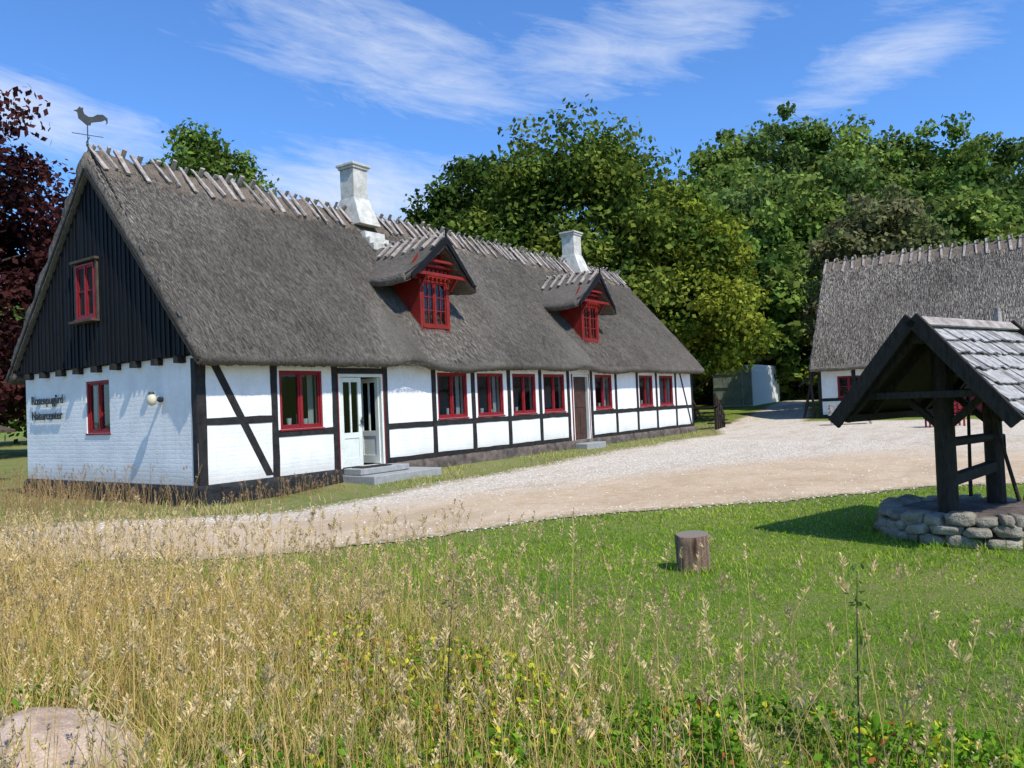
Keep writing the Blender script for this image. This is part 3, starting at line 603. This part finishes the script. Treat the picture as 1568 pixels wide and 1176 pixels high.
# ------------------------------------------------------------------ GROUND
def poly_in(P,x,y):
    P=np.array(P); ins=np.zeros(x.shape,bool); dm=np.full(x.shape,1e9)
    for i in range(len(P)):
        x1,y1=P[i]; x2,y2=P[(i+1)%len(P)]
        c=((y1>y)!=(y2>y))&(x<(x2-x1)*(y-y1)/(y2-y1+1e-12)+x1); ins^=c
        t=np.clip(((x-x1)*(x2-x1)+(y-y1)*(y2-y1))/((x2-x1)**2+(y2-y1)**2),0,1); dm=np.minimum(dm,np.hypot(x-x1-t*(x2-x1),y-y1-t*(y2-y1)))
    return np.where(ins,dm,-dm)
ROAD=[(-3.6,14),(-3.0,5),(-2.67,1.21),(-.8,-1.11),(.3,-2.05),(3.6,-2.1),(7,-1.8),(10,-1.6),(14,-1.3),(18.2,-1.3),(22,-1.2),(26,.6),(32,1.6),(45,3.4),(52,4),(52,1.5),(44,1),(36,-1.4),(30.3,-2.6),(29.6,-6),(29.4,-24),(16,-26),(9,-15),(7,-12.2),(5.7,-10.7),(3.7,-9.3),(1.22,-7.06),(-1.35,-5.89),(-3.1,-4.66),(-4.18,-2.59),(-5,1),(-5.8,5),(-6.8,14)]
def road_sd(x,y):
    x=np.asarray(x,float);y=np.asarray(y,float)
    return poly_in(ROAD,x,y)+.15*vnoise(x,y,2.2,21)+.10*vnoise(x,y,7,22)+.05*vnoise(x,y,17,23)
def axis(a,b,st,far):
    c=np.arange(a,b+.001,st); o=[]; s=st;p=b
    while p<far: s*=1.25; p+=s; o.append(p)
    o2=[];s=st;p=a
    while p>-far: s*=1.25; p-=s; o2.append(p)
    return np.concatenate([o2[::-1],c,o])
gx=axis(-10,34,.25,600); gy=axis(-17,8,.25,600); GX,GY=np.meshgrid(gx,gy,indexing='ij'); GZ=ter(GX,GY)
V=np.stack([GX,GY,GZ],-1).reshape(-1,3); idx=np.arange(len(gx)*len(gy)).reshape(len(gx),len(gy))
Q=np.stack([idx[:-1,:-1],idx[1:,:-1],idx[1:,1:],idx[:-1,1:]],-1).reshape(-1,4)
dryv=(smooth01(V[:,1],-2.6,-1.2)*(1-smooth01(V[:,0],26,34)))*.8+.5*np.exp(-np.abs(poly_in(ROAD,V[:,0],V[:,1]))/.35)
t=NT("grass_ground"); v=t.coord(); a=t.noise(v,.5,5,.6); b_=t.noise(v,6,5,.7); c_=t.noise(v,60,4,.7); at=t.n("ShaderNodeAttribute",attribute_name="Col")
col=t.ramp(a,[(.35,(.105,.185,.018)),(.5,(.15,.23,.026)),(.68,(.23,.255,.055))])
dfac=t.math('ADD',t.math('MULTIPLY',t.math('SUBTRACT',b_,.46),3.2),t.math('MULTIPLY',t.math('MULTIPLY',at.outputs['Fac'],b_),1.3),True)
col=t.mix(t.math('MULTIPLY',dfac,.85),col,(.29,.245,.12)); col=t.mix(1.0,col,t.ramp(c_,[(.3,.5),(.7,1.35)]),'MULTIPLY')
npmesh("ground",V,Q,t.pbr(col,.95,t.bump(t.math('ADD',b_,c_),.8,.04),.1),None,np.repeat(np.clip(dryv,0,1)[:,None],3,1),smooth=True)
rx=np.arange(-8,52,.10); ry=np.arange(-26,14,.10); RX,RY=np.meshgrid(rx,ry,indexing='ij'); SD=road_sd(RX,RY)
RZ_=ter(RX,RY)+.012
V=np.stack([RX,RY,RZ_],-1).reshape(-1,3); idx=np.arange(RX.size).reshape(RX.shape)
keep=(SD[:-1,:-1]>0)
Q=np.stack([idx[:-1,:-1],idx[1:,:-1],idx[1:,1:],idx[:-1,1:]],-1)[keep]
used=np.unique(Q); rm=-np.ones(RX.size,int); rm[used]=np.arange(len(used)); Q=rm[Q]; V=V[used]; sdv=SD.ravel()[used]
t=NT("gravel"); v=t.coord(); at=t.n("ShaderNodeAttribute",attribute_name="Col"); sp=t.n("ShaderNodeSeparateColor"); t.l(at.outputs[0],sp.inputs[0])
a=t.noise(v,.7,5,.6); b_=t.noise(v,7,5,.7); vo=t.n("ShaderNodeTexVoronoi"); t.l(v,vo.inputs['Vector']); vo.inputs['Scale'].default_value=30; c_=t.noise(v,90,4,.75)
sand=t.ramp(t.math('ADD',t.math('MULTIPLY',a,.6),t.math('MULTIPLY',b_,.4)),[(.35,(.46,.32,.19)),(.65,(.64,.485,.32))])
sc=t.n("ShaderNodeSeparateColor"); t.l(vo.outputs['Color'],sc.inputs[0]); gr=t.ramp(sc.outputs[0],[(.0,(.34,.29,.23)),(.5,(.60,.53,.43)),(1,(.80,.73,.61))])
fac_=t.math('ADD',sp.outputs[1],t.math('MULTIPLY',t.math('SUBTRACT',b_,.5),1.4),True)
fac_=t.math('MULTIPLY',fac_,.85)
col=t.mix(fac_,sand,gr); col=t.mix(1.0,col,t.ramp(c_,[(.3,.66),(.7,1.22)]),'MULTIPLY')
pt=t.noise(t.coord((.35,1.3,1),(0,0,.45)),1.3,5,.65); col=t.mix(t.ramp(pt,[(.50,0.0),(.66,.5)]),col,(.38,.28,.18))
edge=t.math('ADD',t.math('MULTIPLY',sp.outputs[0],3.0),t.math('MULTIPLY',t.math('SUBTRACT',b_,.6),3.5),True)
col=t.mix(edge,(.26,.22,.11),col)
h=t.math('ADD',t.math('MULTIPLY',vo.outputs['Distance'],-1.0),c_)
grey=np.clip(.08+.9*smooth01(V[:,0]*.35+V[:,1],-4.2,-1.5)*(V[:,0]>-1)+.85*smooth01(V[:,0],9,18),0,1)
mg=t.pbr(col,.95,t.bump(h,.6,.012),.1)
npmesh("gravel_road",V,Q,mg,None,np.stack([np.clip(sdv/.9,0,1),grey,grey*0],1),smooth=True)
N=45000; x=rng.uniform(-6,18,N); y=rng.uniform(-14,3,N); P=np.stack([x,y,ter(x,y)+.012],1); sd=road_sd(x,y); k=(sd>-.05)&inview(P)
k&=(rng.uniform(0,1,N)<np.clip(.12+np.exp(-sd/.4)+smooth01(x*.35+y,-4.2,-1.5),0,1)); P=P[k]; n=len(P)
s=rng.uniform(.006,.022,n); dirs=np.array([[1,0,0],[0,1,0],[-1,0,0],[0,-1,0],[0,0,.7],[0,0,-.3]])
rot=rng.uniform(0,6.28,n); dx=dirs[None]*s[:,None,None]*rng.uniform(.7,1.4,(n,6,1)); ca,sa=np.cos(rot)[:,None],np.sin(rot)[:,None]
dd=np.stack([dx[:,:,0]*ca-dx[:,:,1]*sa,dx[:,:,0]*sa+dx[:,:,1]*ca,dx[:,:,2]],-1); V=(P[:,None]+dd).reshape(-1,3)
tri=np.array([[0,1,4],[1,2,4],[2,3,4],[3,0,4]]); Q=(np.arange(n)[:,None,None]*6+tri[None]).reshape(-1,3)
g_=rng.uniform(.30,.72,n)[:,None]*np.array([[1,.89,.74]]); npmesh("loose_pebbles",V,Q,M_pebble,None,np.repeat(g_,6,0))
# ------------------------------------------------------------------ GRASS
def blades(P,h,w,lean,col_b,col_t):
    n=len(P); a=rng.uniform(0,2*np.pi,n); wd=np.stack([np.cos(a),np.sin(a),np.zeros(n)],1)*w[:,None]/2
    b=rng.uniform(0,2*np.pi,n); ln=np.stack([np.cos(b),np.sin(b),np.zeros(n)],1)*(lean*h)[:,None]; up=np.array([[0,0,1]])*h[:,None]
    m=P+up*.55+ln*.3; tp=P+up*np.sqrt(np.clip(1-lean**2*.5,.2,1))[:,None]+ln
    V=np.stack([P-wd,P+wd,m+wd*.8,m-wd*.8,tp+wd*.12,tp-wd*.12],1).reshape(-1,3)
    i=np.arange(n)[:,None]*6; Q=np.concatenate([i+np.array([[0,1,2,3]]),i+np.array([[3,2,4,5]])],1).reshape(-1,4)
    C=np.stack([col_b,col_b,(col_b+col_t)/2,(col_b+col_t)/2,col_t,col_t],1).reshape(-1,3)
    return V,Q,C,tp
def join(parts):
    V=[];Q=[];C=[];o=0
    for v,q,c in parts: V.append(v);Q.append(q+o);C.append(c);o+=len(v)
    return np.concatenate(V),np.concatenate(Q),np.concatenate(C)
def xb(y): return np.interp(y,[-13.5,-12.3,-11.1,-10.3,-8.5,-6.6,-4.1,-2,2,8],[-4.1,-4.25,-4.55,-4.3,-4.0,-4.2,-4.75,-5.1,-6,-7.5])
def free(x,y):
    return (np.hypot(x-wc[0],y-wc[1])>.95)&(np.hypot(x+1.26,y+9.58)>.17)&(((x+6.44)/.36)**2+((y+8.72)/.42)**2>1)
N=330000; x=rng.uniform(-7,9,N); y=rng.uniform(-17,-3,N); dist=np.hypot(x-CAM[0],y-CAM[1])
P=np.stack([x,y,ter(x,y)-.005],1); sd=road_sd(x,y)
k=(sd<.10)&inview(P)&free(x,y)&(rng.uniform(0,1,N)<np.clip(5.0/dist,0,1)**1.2)&((sd<-.12)|(rng.uniform(0,1,N)<.35)); P=P[k]; x=x[k];y=y[k];dist=dist[k]; n=len(P)
wn=np.clip(1-(np.hypot(x-wc[0],y-wc[1])-.95)/.3,0,1)+np.clip(1-(np.hypot(x+1.26,y+9.58)-.17)/.12,0,1)
h=rng.uniform(.02,.05,n)*(1+.5*np.clip(vnoise(x,y,2,41),-1,1))*(1+1.6*wn); w=rng.uniform(.004,.007,n)*np.clip(dist/5,1,2.4)
tone=np.clip(.55+.5*vnoise(x,y,1.6,43)+.3*vnoise(x,y,7,44)+rng.normal(0,.22,n),0,1)[:,None]; dry=(rng.uniform(0,1,n)<.08+.32*smooth01(vnoise(x,y,2.4,45),.15,.8)+.35*np.exp(-np.abs(road_sd(x,y))/.35))[:,None]
cb=np.array([[.15,.29,.018]])*(1-tone)+np.array([[.33,.45,.04]])*tone; cb=np.where(dry,np.array([[.52,.45,.17]]),cb); ct_=cb*np.array([[1.15,1.1,1.05]])
v,q,c,_=blades(P,h,w,rng.uniform(.3,1.1,n),cb,ct_); npmesh("lawn_grass",v,q,M_grass,None,c)
parts=[]
N=140000; x=rng.uniform(-7,30,N); y=rng.uniform(-2.6,9,N); P=np.stack([x,y,ter(x,y)-.005],1); sd=road_sd(x,y)
pat=vnoise(x,y,1.3,51)+.5*vnoise(x,y,4,52); k=(sd<.2)&inview(P)&((x<-.08)|(y<-.1)|(x>L+.3))&(~((x>3.2)&(x<5.4)&(y>-1.05)&(y<0)))&(rng.uniform(0,1,N)<np.clip(.30+.7*pat,0.02,1)); P=P[k];x=x[k];y=y[k];n=len(P)
h=rng.uniform(.03,.11,n)*np.where(x<0,1.7,1)*(1+.6*vnoise(x,y,3,53)); tone=rng.uniform(0,1,n)[:,None]; dry=(rng.uniform(0,1,n)<np.where(x<1,.74,.58)+.3*vnoise(x,y,2,54))[:,None]
cb=np.array([[.12,.22,.025]])*(1-tone)+np.array([[.24,.33,.05]])*tone; cb=np.where(dry,np.array([[.54,.44,.19]]),cb)
v,q,c,_=blades(P,h,rng.uniform(.008,.014,n),rng.uniform(.2,.9,n),cb,cb*1.15); npmesh("verge_grass",v,q,M_grass,None,c)
def stalks(P,h,lean,stem_c,head_c,hl,th=.0019):
    n=len(P); out=[]; b=rng.uniform(0,2*np.pi,n); ln=np.stack([np.cos(b),np.sin(b),np.zeros(n)],1)
    pts=[P+np.array([[0,0,1]])*(h*t_)[:,None]+ln*(lean*h*t_**2)[:,None] for t_ in(0,.4,.75,1)]
    wx=np.array([[th,0,0]]); wy=np.array([[0,th,0]])
    for ww in(wx,wy):
        V=np.stack([q for p,f_ in zip(pts,(1,.9,.7,.5)) for q in (p-ww*f_,p+ww*f_)],1).reshape(-1,3); i=np.arange(n)[:,None]*8
        Q=np.concatenate([i+np.array([[0,1,3,2]]),i+np.array([[2,3,5,4]]),i+np.array([[4,5,7,6]])],1).reshape(-1,4); out.append((V,Q,np.repeat(stem_c,8,0)))
    m=24; tt=rng.uniform(0,1,(n,m)); T=1-tt*hl[:,None]/h[:,None]
    base=P[:,None]+np.array([0,0,1])*(h[:,None]*T)[...,None]+ln[:,None]*((lean*h)[:,None]*T**2)[...,None]
    rad=(.008+.014*tt)[...,None]*np.where(rng.uniform(0,1,n)<.35,1.8,1)[:,None,None]; off=rng.normal(0,1,(n,m,3)); off/=np.linalg.norm(off,axis=-1,keepdims=True); off[...,2]=np.abs(off[...,2])*.7+.6
    c0=base+off*rad*.1; c1=base+off*rad; sd_=np.cross(off,rng.normal(0,1,(n,m,3))); sd_/=np.linalg.norm(sd_,axis=-1,keepdims=True); mid=(c0+c1)/2; s_=.0036
    V=np.stack([c0,mid+sd_*s_,c1,mid-sd_*s_],2).reshape(-1,3); out.append((V,np.arange(n*m*4).reshape(-1,4),np.repeat(head_c,m*4,0)))
    return out
def zone(N,x0,x1,y0,y1,extra=0,soft=.5):
    x=rng.uniform(x0,x1,N); y=rng.uniform(y0,y1,N); P=np.stack([x,y,ter(x,y)-.01],1)
    dist=np.hypot(x-CAM[0],y-CAM[1]); e=xb(y)+.25*vnoise(x,y,2.5,61)+extra-x
    k=(dist>2.1)&(free(x,y))&inview(P+np.array([0,0,.3]),1.2)&(rng.uniform(0,1,N)<smooth01(e,-soft,soft)); return P[k]
P=zone(250000,-8.5,-3,-14,6); n=len(P); lf=smooth01(P[:,1],-12.0,-7.0)
h=rng.uniform(.10,.42,n)*(.5+.6*lf)*(1+.35*vnoise(P[:,0],P[:,1],3,62)); tone=rng.uniform(0,1,n)[:,None]; dry=(rng.uniform(0,1,n)<.36+.48*lf+.2*vnoise(P[:,0],P[:,1],2,63))[:,None]
cb=np.array([[.12,.23,.016]])*(1-tone)+np.array([[.27,.40,.035]])*tone; cb=np.where(dry,np.array([[.66,.48,.17]])*(.55+.7*tone),cb); parts=[]
v,q,c,_=blades(P,h,rng.uniform(.003,.0065,n),rng.uniform(.1,.9,n),cb,np.where(dry,cb*1.12,cb*1.25)); parts.append((v,q,c))
P=zone(18500,-8.5,-3,-14,6,.5,.7); n=len(P); lf=smooth01(P[:,1],-12.8,-7.5); k=rng.uniform(0,1,n)<.22+.70*lf; P=P[k]; n=len(P)
tn=rng.uniform(.65,1.25,n)[:,None]; h=rng.uniform(.32,.86,n)
parts+=stalks(P,h,rng.uniform(.02,.45,n),np.array([[.68,.50,.20]])*tn,np.array([[.70,.52,.26]])*tn,rng.uniform(.05,.13,n))
x=np.concatenate([rng.uniform(-2.6,-.15,800),rng.uniform(.3,2.6,160)]); y=np.concatenate([rng.uniform(-.9,5.5,800),rng.uniform(-.9,-.2,160)]); k=road_sd(x,y)<0; x=x[k];y=y[k];n=len(x); P=np.stack([x,y,ter(x,y)],1); h=rng.uniform(.3,.8,n)*np.where(rng.uniform(0,1,n)<.5,.6,1)*np.where(x>0,.55,1); tn=rng.uniform(.6,1.1,n)[:,None]
parts+=stalks(P,h,rng.uniform(.05,.4,n),np.array([[.50,.34,.15]])*tn,np.array([[.50,.32,.17]])*tn,rng.uniform(.06,.16,n)*np.where(x>0,.6,1),.003)
v,q,c=join(parts); npmesh("tall_meadow_grass",v,q,M_grass,None,c)
def leaves(P,size,cols,flat=.5,asp=.55):
    n=len(P); a=rng.normal(0,1,(n,3)); a/=np.linalg.norm(a,axis=1,keepdims=True); up=rng.normal(0,1,(n,3)); up[:,2]=up[:,2]*(1-flat)+flat*2; b=np.cross(a,up); b/=np.linalg.norm(b,axis=1,keepdims=True)+1e-9
    nn=np.cross(a,b); a=a*size[:,None]; b=b*(size*asp)[:,None]; f=nn*(size*.12)[:,None]
    V=np.stack([P-a*.5,P-a*.1+b*.5+f,P+a*.25+b*.36+f,P+a*.5,P+a*.25-b*.36+f,P-a*.1-b*.5+f],1).reshape(-1,3)
    i=np.arange(n)[:,None]*6; Q=np.concatenate([i+np.array([[0,1,2,3]]),i+np.array([[0,3,4,5]])],1).reshape(-1,4)
    return V,Q,np.repeat(cols,6,0)
parts=[]
for cx,cy,ax_,ay,hh,n,yl in ((-4.85,-9.0,.50,1.5,.34,3400,.55),(-4.75,-11.7,.5,1.2,.24,5200,.12),(-6.0,-9.6,.5,.5,.2,1100,.2),(-6.3,-8.2,.4,.5,.26,700,.1),(-5.4,-10.6,.5,.7,.2,1600,.3)):
    a=rng.uniform(0,6.28,n); r_=np.sqrt(rng.uniform(0,1,n)); x=cx+ax_*r_*np.cos(a); y=cy+ay*r_*np.sin(a)
    z=ter(x,y)+hh*(1-.6*r_**2)*rng.uniform(.25,1,n)*(1+.45*vnoise(x,y,6,71)); P=np.stack([x,y,z],1); k=free(x,y)&(np.hypot(x-CAM[0],y-CAM[1])>2.0)&(vnoise(x,y,5,72)>-.35); P=P[k]; m=len(P)
    t_=rng.uniform(0,1,m)[:,None]; ye=(rng.uniform(0,1,m)<yl)[:,None]; rd=(rng.uniform(0,1,m)<.04)[:,None]
    cc=np.array([[.08,.20,.015]])*(1-t_)+np.array([[.22,.38,.03]])*t_; cc=np.where(ye,np.array([[.56,.52,.04]])*(.6+.6*t_),cc); cc=np.where(rd,np.array([[.36,.13,.04]]),cc)
    parts.append(leaves(P,rng.uniform(.022,.052,m),cc,.6,.6))
v,q,c=join(parts); npmesh("bramble_undergrowth",v,q,M_leaf,None,c)
def weed(name,x,y,h,lean,cc):
    mb=MB(); e=empty(name,(x,y,float(ter(x,y)))); p0=np.array([0,0,0.]); rr=random.Random(int(h*1000)); prev=p0; V=[]
    for i in range(1,9):
        t_=i/8; p=np.array([lean[0]*t_**2,lean[1]*t_**2,h*t_]); mb.cyl(prev,p,.0035*(1.2-t_)+.001,.0035*(1.2-t_-.12)+.001,6); prev=p
        V+= [p+np.array([rr.gauss(0,.018),rr.gauss(0,.018),rr.gauss(0,.025)]) for _ in range(int(5+9*t_))]
    mb.obj("stem",M_bark,e); V=np.array(V); n=len(V); v,q,c=leaves(V,rng.uniform(.015,.045,n),np.tile(np.array([cc]),(n,1)),.3,.4); npmesh("leaves",v,q,M_leaf,e,c)
weed("weed_stem",-5.05,-11.75,.93,(.02,-.02,0),(.16,.23,.05)); weed("weed_stem.001",-5.5,-10.2,.85,(.05,-.03,0),(.34,.26,.13))
# ------------------------------------------------------------------ TREES
def crown(cx,cy,z0,z1,rx,ncl,nl,ls,pal,seed,cr=.26,taper=0):
    r=np.random.default_rng(seed); cz=(z0+z1)/2; hz=(z1-z0)/2
    dr=r.normal(0,1,(ncl,3)); dr/=np.linalg.norm(dr,axis=1,keepdims=True); rad=r.uniform(.25,1,ncl)**.42
    lob=1+.10*np.sin(3*np.arctan2(dr[:,1],dr[:,0])+seed)+.07*np.sin(5*dr[:,2]+seed*2)
    C=dr*rad[:,None]*(1-cr*.6)*lob[:,None]
    low=C[:,2]<0; C[low,:2]*= (1+.35*np.clip(-C[low,2],0,1))[:,None]
    w=1-taper*np.clip(C[:,2],0,1)
    C=np.stack([cx+C[:,0]*rx*w,cy+C[:,1]*rx*w,np.minimum(cz+C[:,2]*hz,z1-rx*cr*.5)],1); R_=rx*cr*r.uniform(.55,1.3,ncl)
    ci=r.integers(0,ncl,nl); o=r.normal(0,1,(nl,3)); o/=np.linalg.norm(o,axis=1,keepdims=True); q=r.uniform(0,1,nl)**.42
    P=C[ci]+o*(R_[ci]*q)[:,None]*np.array([1,1,.7])*(1+.12*np.clip(r.normal(0,1,nl),-2,2))[:,None]
    pal=np.array(pal); pi=r.integers(0,len(pal),ncl); col=pal[pi[ci]]*(r.uniform(.65,1.35,nl)[:,None])*(r.uniform(.72,1.25,ncl)[ci][:,None])
    a=r.normal(0,1,(nl,3)); a[:,2]-=.4; a/=np.linalg.norm(a,axis=1,keepdims=True); nn=o*.9+np.array([0,0,.7])+r.normal(0,.4,(nl,3)); b=np.cross(a,nn); b/=np.linalg.norm(b,axis=1,keepdims=True)+1e-9
    s=ls*r.uniform(.6,1.3,nl)[:,None]; V=np.stack([P-a*s*.5,P+b*s*.36,P+a*s*.5,P-b*s*.36],1).reshape(-1,3)
    return V,np.arange(4*nl).reshape(-1,4),np.repeat(col,4,0)
def tree(name,x,y,H,rx,zb,pal,seed,ncl=110,nl=42000,ls=.26,tr=.35,cr=.26,taper=.2):
    z0=float(ter(x,y)); e=empty(name,(0,0,0)); mb=MB(); rr=random.Random(seed); top=z0+zb+(H-zb)*.72
    p=np.array([x,y,z0-.2]); pts=[p]
    for i in range(6): p=p+np.array([rr.uniform(-.25,.25),rr.uniform(-.25,.25),(top-z0)/6]); pts.append(p)
    for i in range(6): mb.cyl(pts[i],pts[i+1],tr*(1-i/6.5),tr*(1-(i+1)/6.5),10)
    for i in range(14):
        k=rr.randint(1,4); a=rr.uniform(0,6.28); l=rx*rr.uniform(.35,.65); q=pts[k]+np.array([math.cos(a)*l,math.sin(a)*l,l*rr.uniform(.3,.7)]); mb.cyl(pts[k],q,tr*.35,tr*.08,7)
    mb.obj("trunk_and_limbs",M_bark,e,smooth=True)
    v,q,c=crown(x,y,z0+zb,z0+H,rx,ncl,nl,ls,pal,seed,cr,taper=taper); npmesh("crown",v,q,M_leaf,e,c)
G1=[(.085,.13,.022),(.12,.165,.028),(.055,.09,.017),(.17,.20,.032)]
G2=[(.19,.22,.025),(.23,.25,.03),(.13,.18,.024),(.10,.15,.02)]
G3=[(.14,.21,.04),(.18,.25,.05),(.12,.18,.035)]
CB=[(.045,.016,.017),(.075,.024,.022),(.11,.04,.03),(.028,.013,.014)]
tree("beech_tree",31.8,10.2,18.4,8.0,.6,G1,1,300,68000,.34,.5,cr=.24)
tree("hornbeam_tree",32.9,4.3,13.2,4.7,1.1,G2,2,180,40000,.27,.3,cr=.24,taper=.45)
tree("beech_tree.001",34.5,19.5,19.9,6.8,.5,[(.05,.085,.017),(.08,.12,.022),(.04,.065,.014)],3,190,34000,.38,cr=.26)
tree("ash_tree",15.8,23.2,16.9,3.9,6,G3,4,80,14000,.28,.25,taper=.1)
tree("copper_beech_tree",6.3,27.9,17.6,6.3,-.3,CB,5,230,44000,.32,.45,cr=.24)
tree("beech_tree.002",42,-3.6,13.5,4.6,-.3,[(.17,.175,.07),(.14,.155,.055),(.20,.19,.085)],6,130,19000,.35,.3)
tree("beech_tree.003",38.5,8.5,14,5.2,2.2,[(.055,.09,.017),(.07,.11,.021)],16,130,22000,.36,.3)
parts=[]
for i,(x,y,hh,rr_) in enumerate(((28.5,6.0,3.0,1.9),(31.5,6.2,2.6,1.6),(34.5,8.2,3.4,2.0),(38,11,4,2.6),(50,1.0,3.5,2.2),(54,4.5,6,3.4),(54,-1,7,3.8),(26.5,7.8,3.5,2.2),(49,10,5,3.5),(44,11,5,3.2))):
    g0=float(ter(x,y)); parts.append(crown(x,y,g0-.8,g0+hh,rr_,26,4200,.24,G1 if i%2 else G2,300+i,.32))
v,q,c=join(parts); npmesh("shrub_thicket",v,q,M_leaf,None,c)
def loc(px,dep): l=(px-784)/1199.2*dep; return (CAM[0]+.819*dep+.574*l, CAM[1]+.574*dep-.819*l)
parts=[]; k=0
spec=[(1120,88,190,6),(1165,92,158,6.5),(1215,96,150,7),(1262,92,158,6),(1310,90,172,6.5),(1355,95,180,6.5),(1400,98,178,7),(1450,92,184,6.5),(1500,98,192,7),(1550,94,182,7),(1610,96,190,7),(1680,96,190,8),(1085,80,225,5.5),
 (1080,74,280,5),(1150,74,240,5.5),(1205,70,280,5),(1255,72,240,5.5),(1320,74,235,5.5),(1380,70,270,5),(1440,74,250,5.5),(1500,70,270,5),(1560,74,260,5.5),(1620,70,280,6),
 (1180,58,390,4),(1235,58,370,4),(1290,60,350,4.5),(1010,62,255,6),(1060,58,300,5),(640,66,306,4),(590,70,316,5),(525,66,296,3.5),(560,80,314,5),(680,64,285,4),(470,80,335,5),(380,80,330,6),(300,75,345,6),(200,75,330,6),(60,60,420,7),(-60,55,420,8),(1700,72,300,7),(720,60,250,4.5)]
FP=[[(.12,.19,.035),(.16,.23,.045),(.08,.14,.03)],[(.18,.25,.05),(.21,.27,.06)],[(.10,.15,.04),(.13,.19,.045)],[(.15,.22,.06),(.19,.24,.06),(.11,.17,.045)]]
for px,dep,ty,rr_ in spec:
    x,y=loc(px,dep); hor=618.6-.0417*(px-784); zt=1.21+(hor-ty)/1199.2*dep; g0=float(ter(x,y)); k+=1
    base=max(g0,zt-3.4*rr_) if px>900 else g0+1
    parts.append(crown(x,y,base-1,zt,rr_*1.22,80,8500 if px>1000 else 5000,.64,FP[k%4],100+k,.25))
v,q,c=join(parts); npmesh("distant_forest",v,q,M_leaf,None,c)
# ------------------------------------------------------------------ WORLD
w=bpy.data.worlds.new("World"); scene.world=w; w.use_nodes=True; nt=w.node_tree; nt.nodes.clear()
class WT(NT):
    def __init__(s,t): s.t=t
t=WT(nt); out=t.n("ShaderNodeOutputWorld"); bg=t.n("ShaderNodeBackground"); t.l(bg.outputs[0],out.inputs[0])
EL=math.radians(52); sun=np.array([-.235*math.cos(EL),-.972*math.cos(EL),math.sin(EL)])
sky=t.n("ShaderNodeTexSky",sky_type='NISHITA'); sky.sun_disc=False; sky.sun_elevation=EL; sky.sun_rotation=math.atan2(sun[0],sun[1])%(2*math.pi)
sky.air_density=1.0; sky.dust_density=.25; sky.ozone_density=2.5
skc=t.mix(1.0,sky.outputs[0],(.80,1.24,1.78),'MULTIPLY')
tc=t.n("ShaderNodeTexCoord"); sp=t.n("ShaderNodeSeparateXYZ"); t.l(tc.outputs['Generated'],sp.inputs[0])
az=t.math('MULTIPLY',t.math('ARCTAN2',sp.outputs[1],sp.outputs[0]),57.2958); el=t.math('MULTIPLY',t.math('ARCSINE',sp.outputs[2]),57.2958)
tot=None
for a0,e0,sa_,se_,ro_,am in ((46,25.5,12,5,-.10,1.05),(37.5,22.0,9,2.6,-.12,1.0),(26,23.8,13,3.8,.18,1.05),(8,21,8,2.6,.22,1.1),(66,18.8,10,3,-.1,1.25),(45,15.0,14,3.6,-.05,1.4),(20,27,9,2.4,.1,.95),(4,24.5,9,2.4,.2,.85)):
    da=t.math('SUBTRACT',az,a0); de=t.math('SUBTRACT',el,e0)
    u=t.math('ADD',da,t.math('MULTIPLY',de,ro_)); v_=t.math('ADD',de,t.math('MULTIPLY',da,ro_))
    g=t.math('ADD',t.math('POWER',t.math('ABSOLUTE',t.math('DIVIDE',u,sa_)),2.0),t.math('POWER',t.math('ABSOLUTE',t.math('DIVIDE',v_,se_)),2.0))
    g=t.math('MULTIPLY',t.math('EXPONENT',t.math('MULTIPLY',g,-1.0)),am); tot=g if tot is None else t.math('MAXIMUM',tot,g)
def skyn(sx,sy,sh,scale,det,rough,dist):
    cb=t.n("ShaderNodeCombineXYZ"); t.l(t.math('MULTIPLY',az,sx),cb.inputs[0]); t.l(t.math('ADD',t.math('MULTIPLY',el,sy),t.math('MULTIPLY',az,sh)),cb.inputs[1]); return t.noise(cb.outputs[0],scale,det,rough,dist)
n1=skyn(.07,.30,-.06,1.4,6,.66,1.2); n2=skyn(.09,.16,.03,.9,3,.5,.3); n3=skyn(.12,.75,-.14,2.2,4,.7,.5)
cl=t.math('ADD',t.math('MULTIPLY',n1,.6),t.math('ADD',t.math('MULTIPLY',n2,.35),t.math('MULTIPLY',n3,.28)))
cl=t.math('SUBTRACT',cl,t.math('SUBTRACT',.83,t.math('MULTIPLY',tot,.43))); cl=t.math('MULTIPLY',cl,2.0,True); cl=t.math('MULTIPLY',cl,.85)
colr=t.mix(cl,skc,(6.4,7.0,8.1)); t.l(colr,bg.inputs[0]); bg.inputs[1].default_value=.125
sl=bpy.data.lights.new("sun","SUN"); sl.energy=5.0; sl.angle=math.radians(.53); sl.color=(1,.965,.89); so=bpy.data.objects.new("sun",sl); COL.objects.link(so)
so.rotation_euler=Vector(sun).to_track_quat('Z','Y').to_euler(); so.location=(0,-20,30)
print("polys",sum(len(m.polygons) for m in bpy.data.meshes))
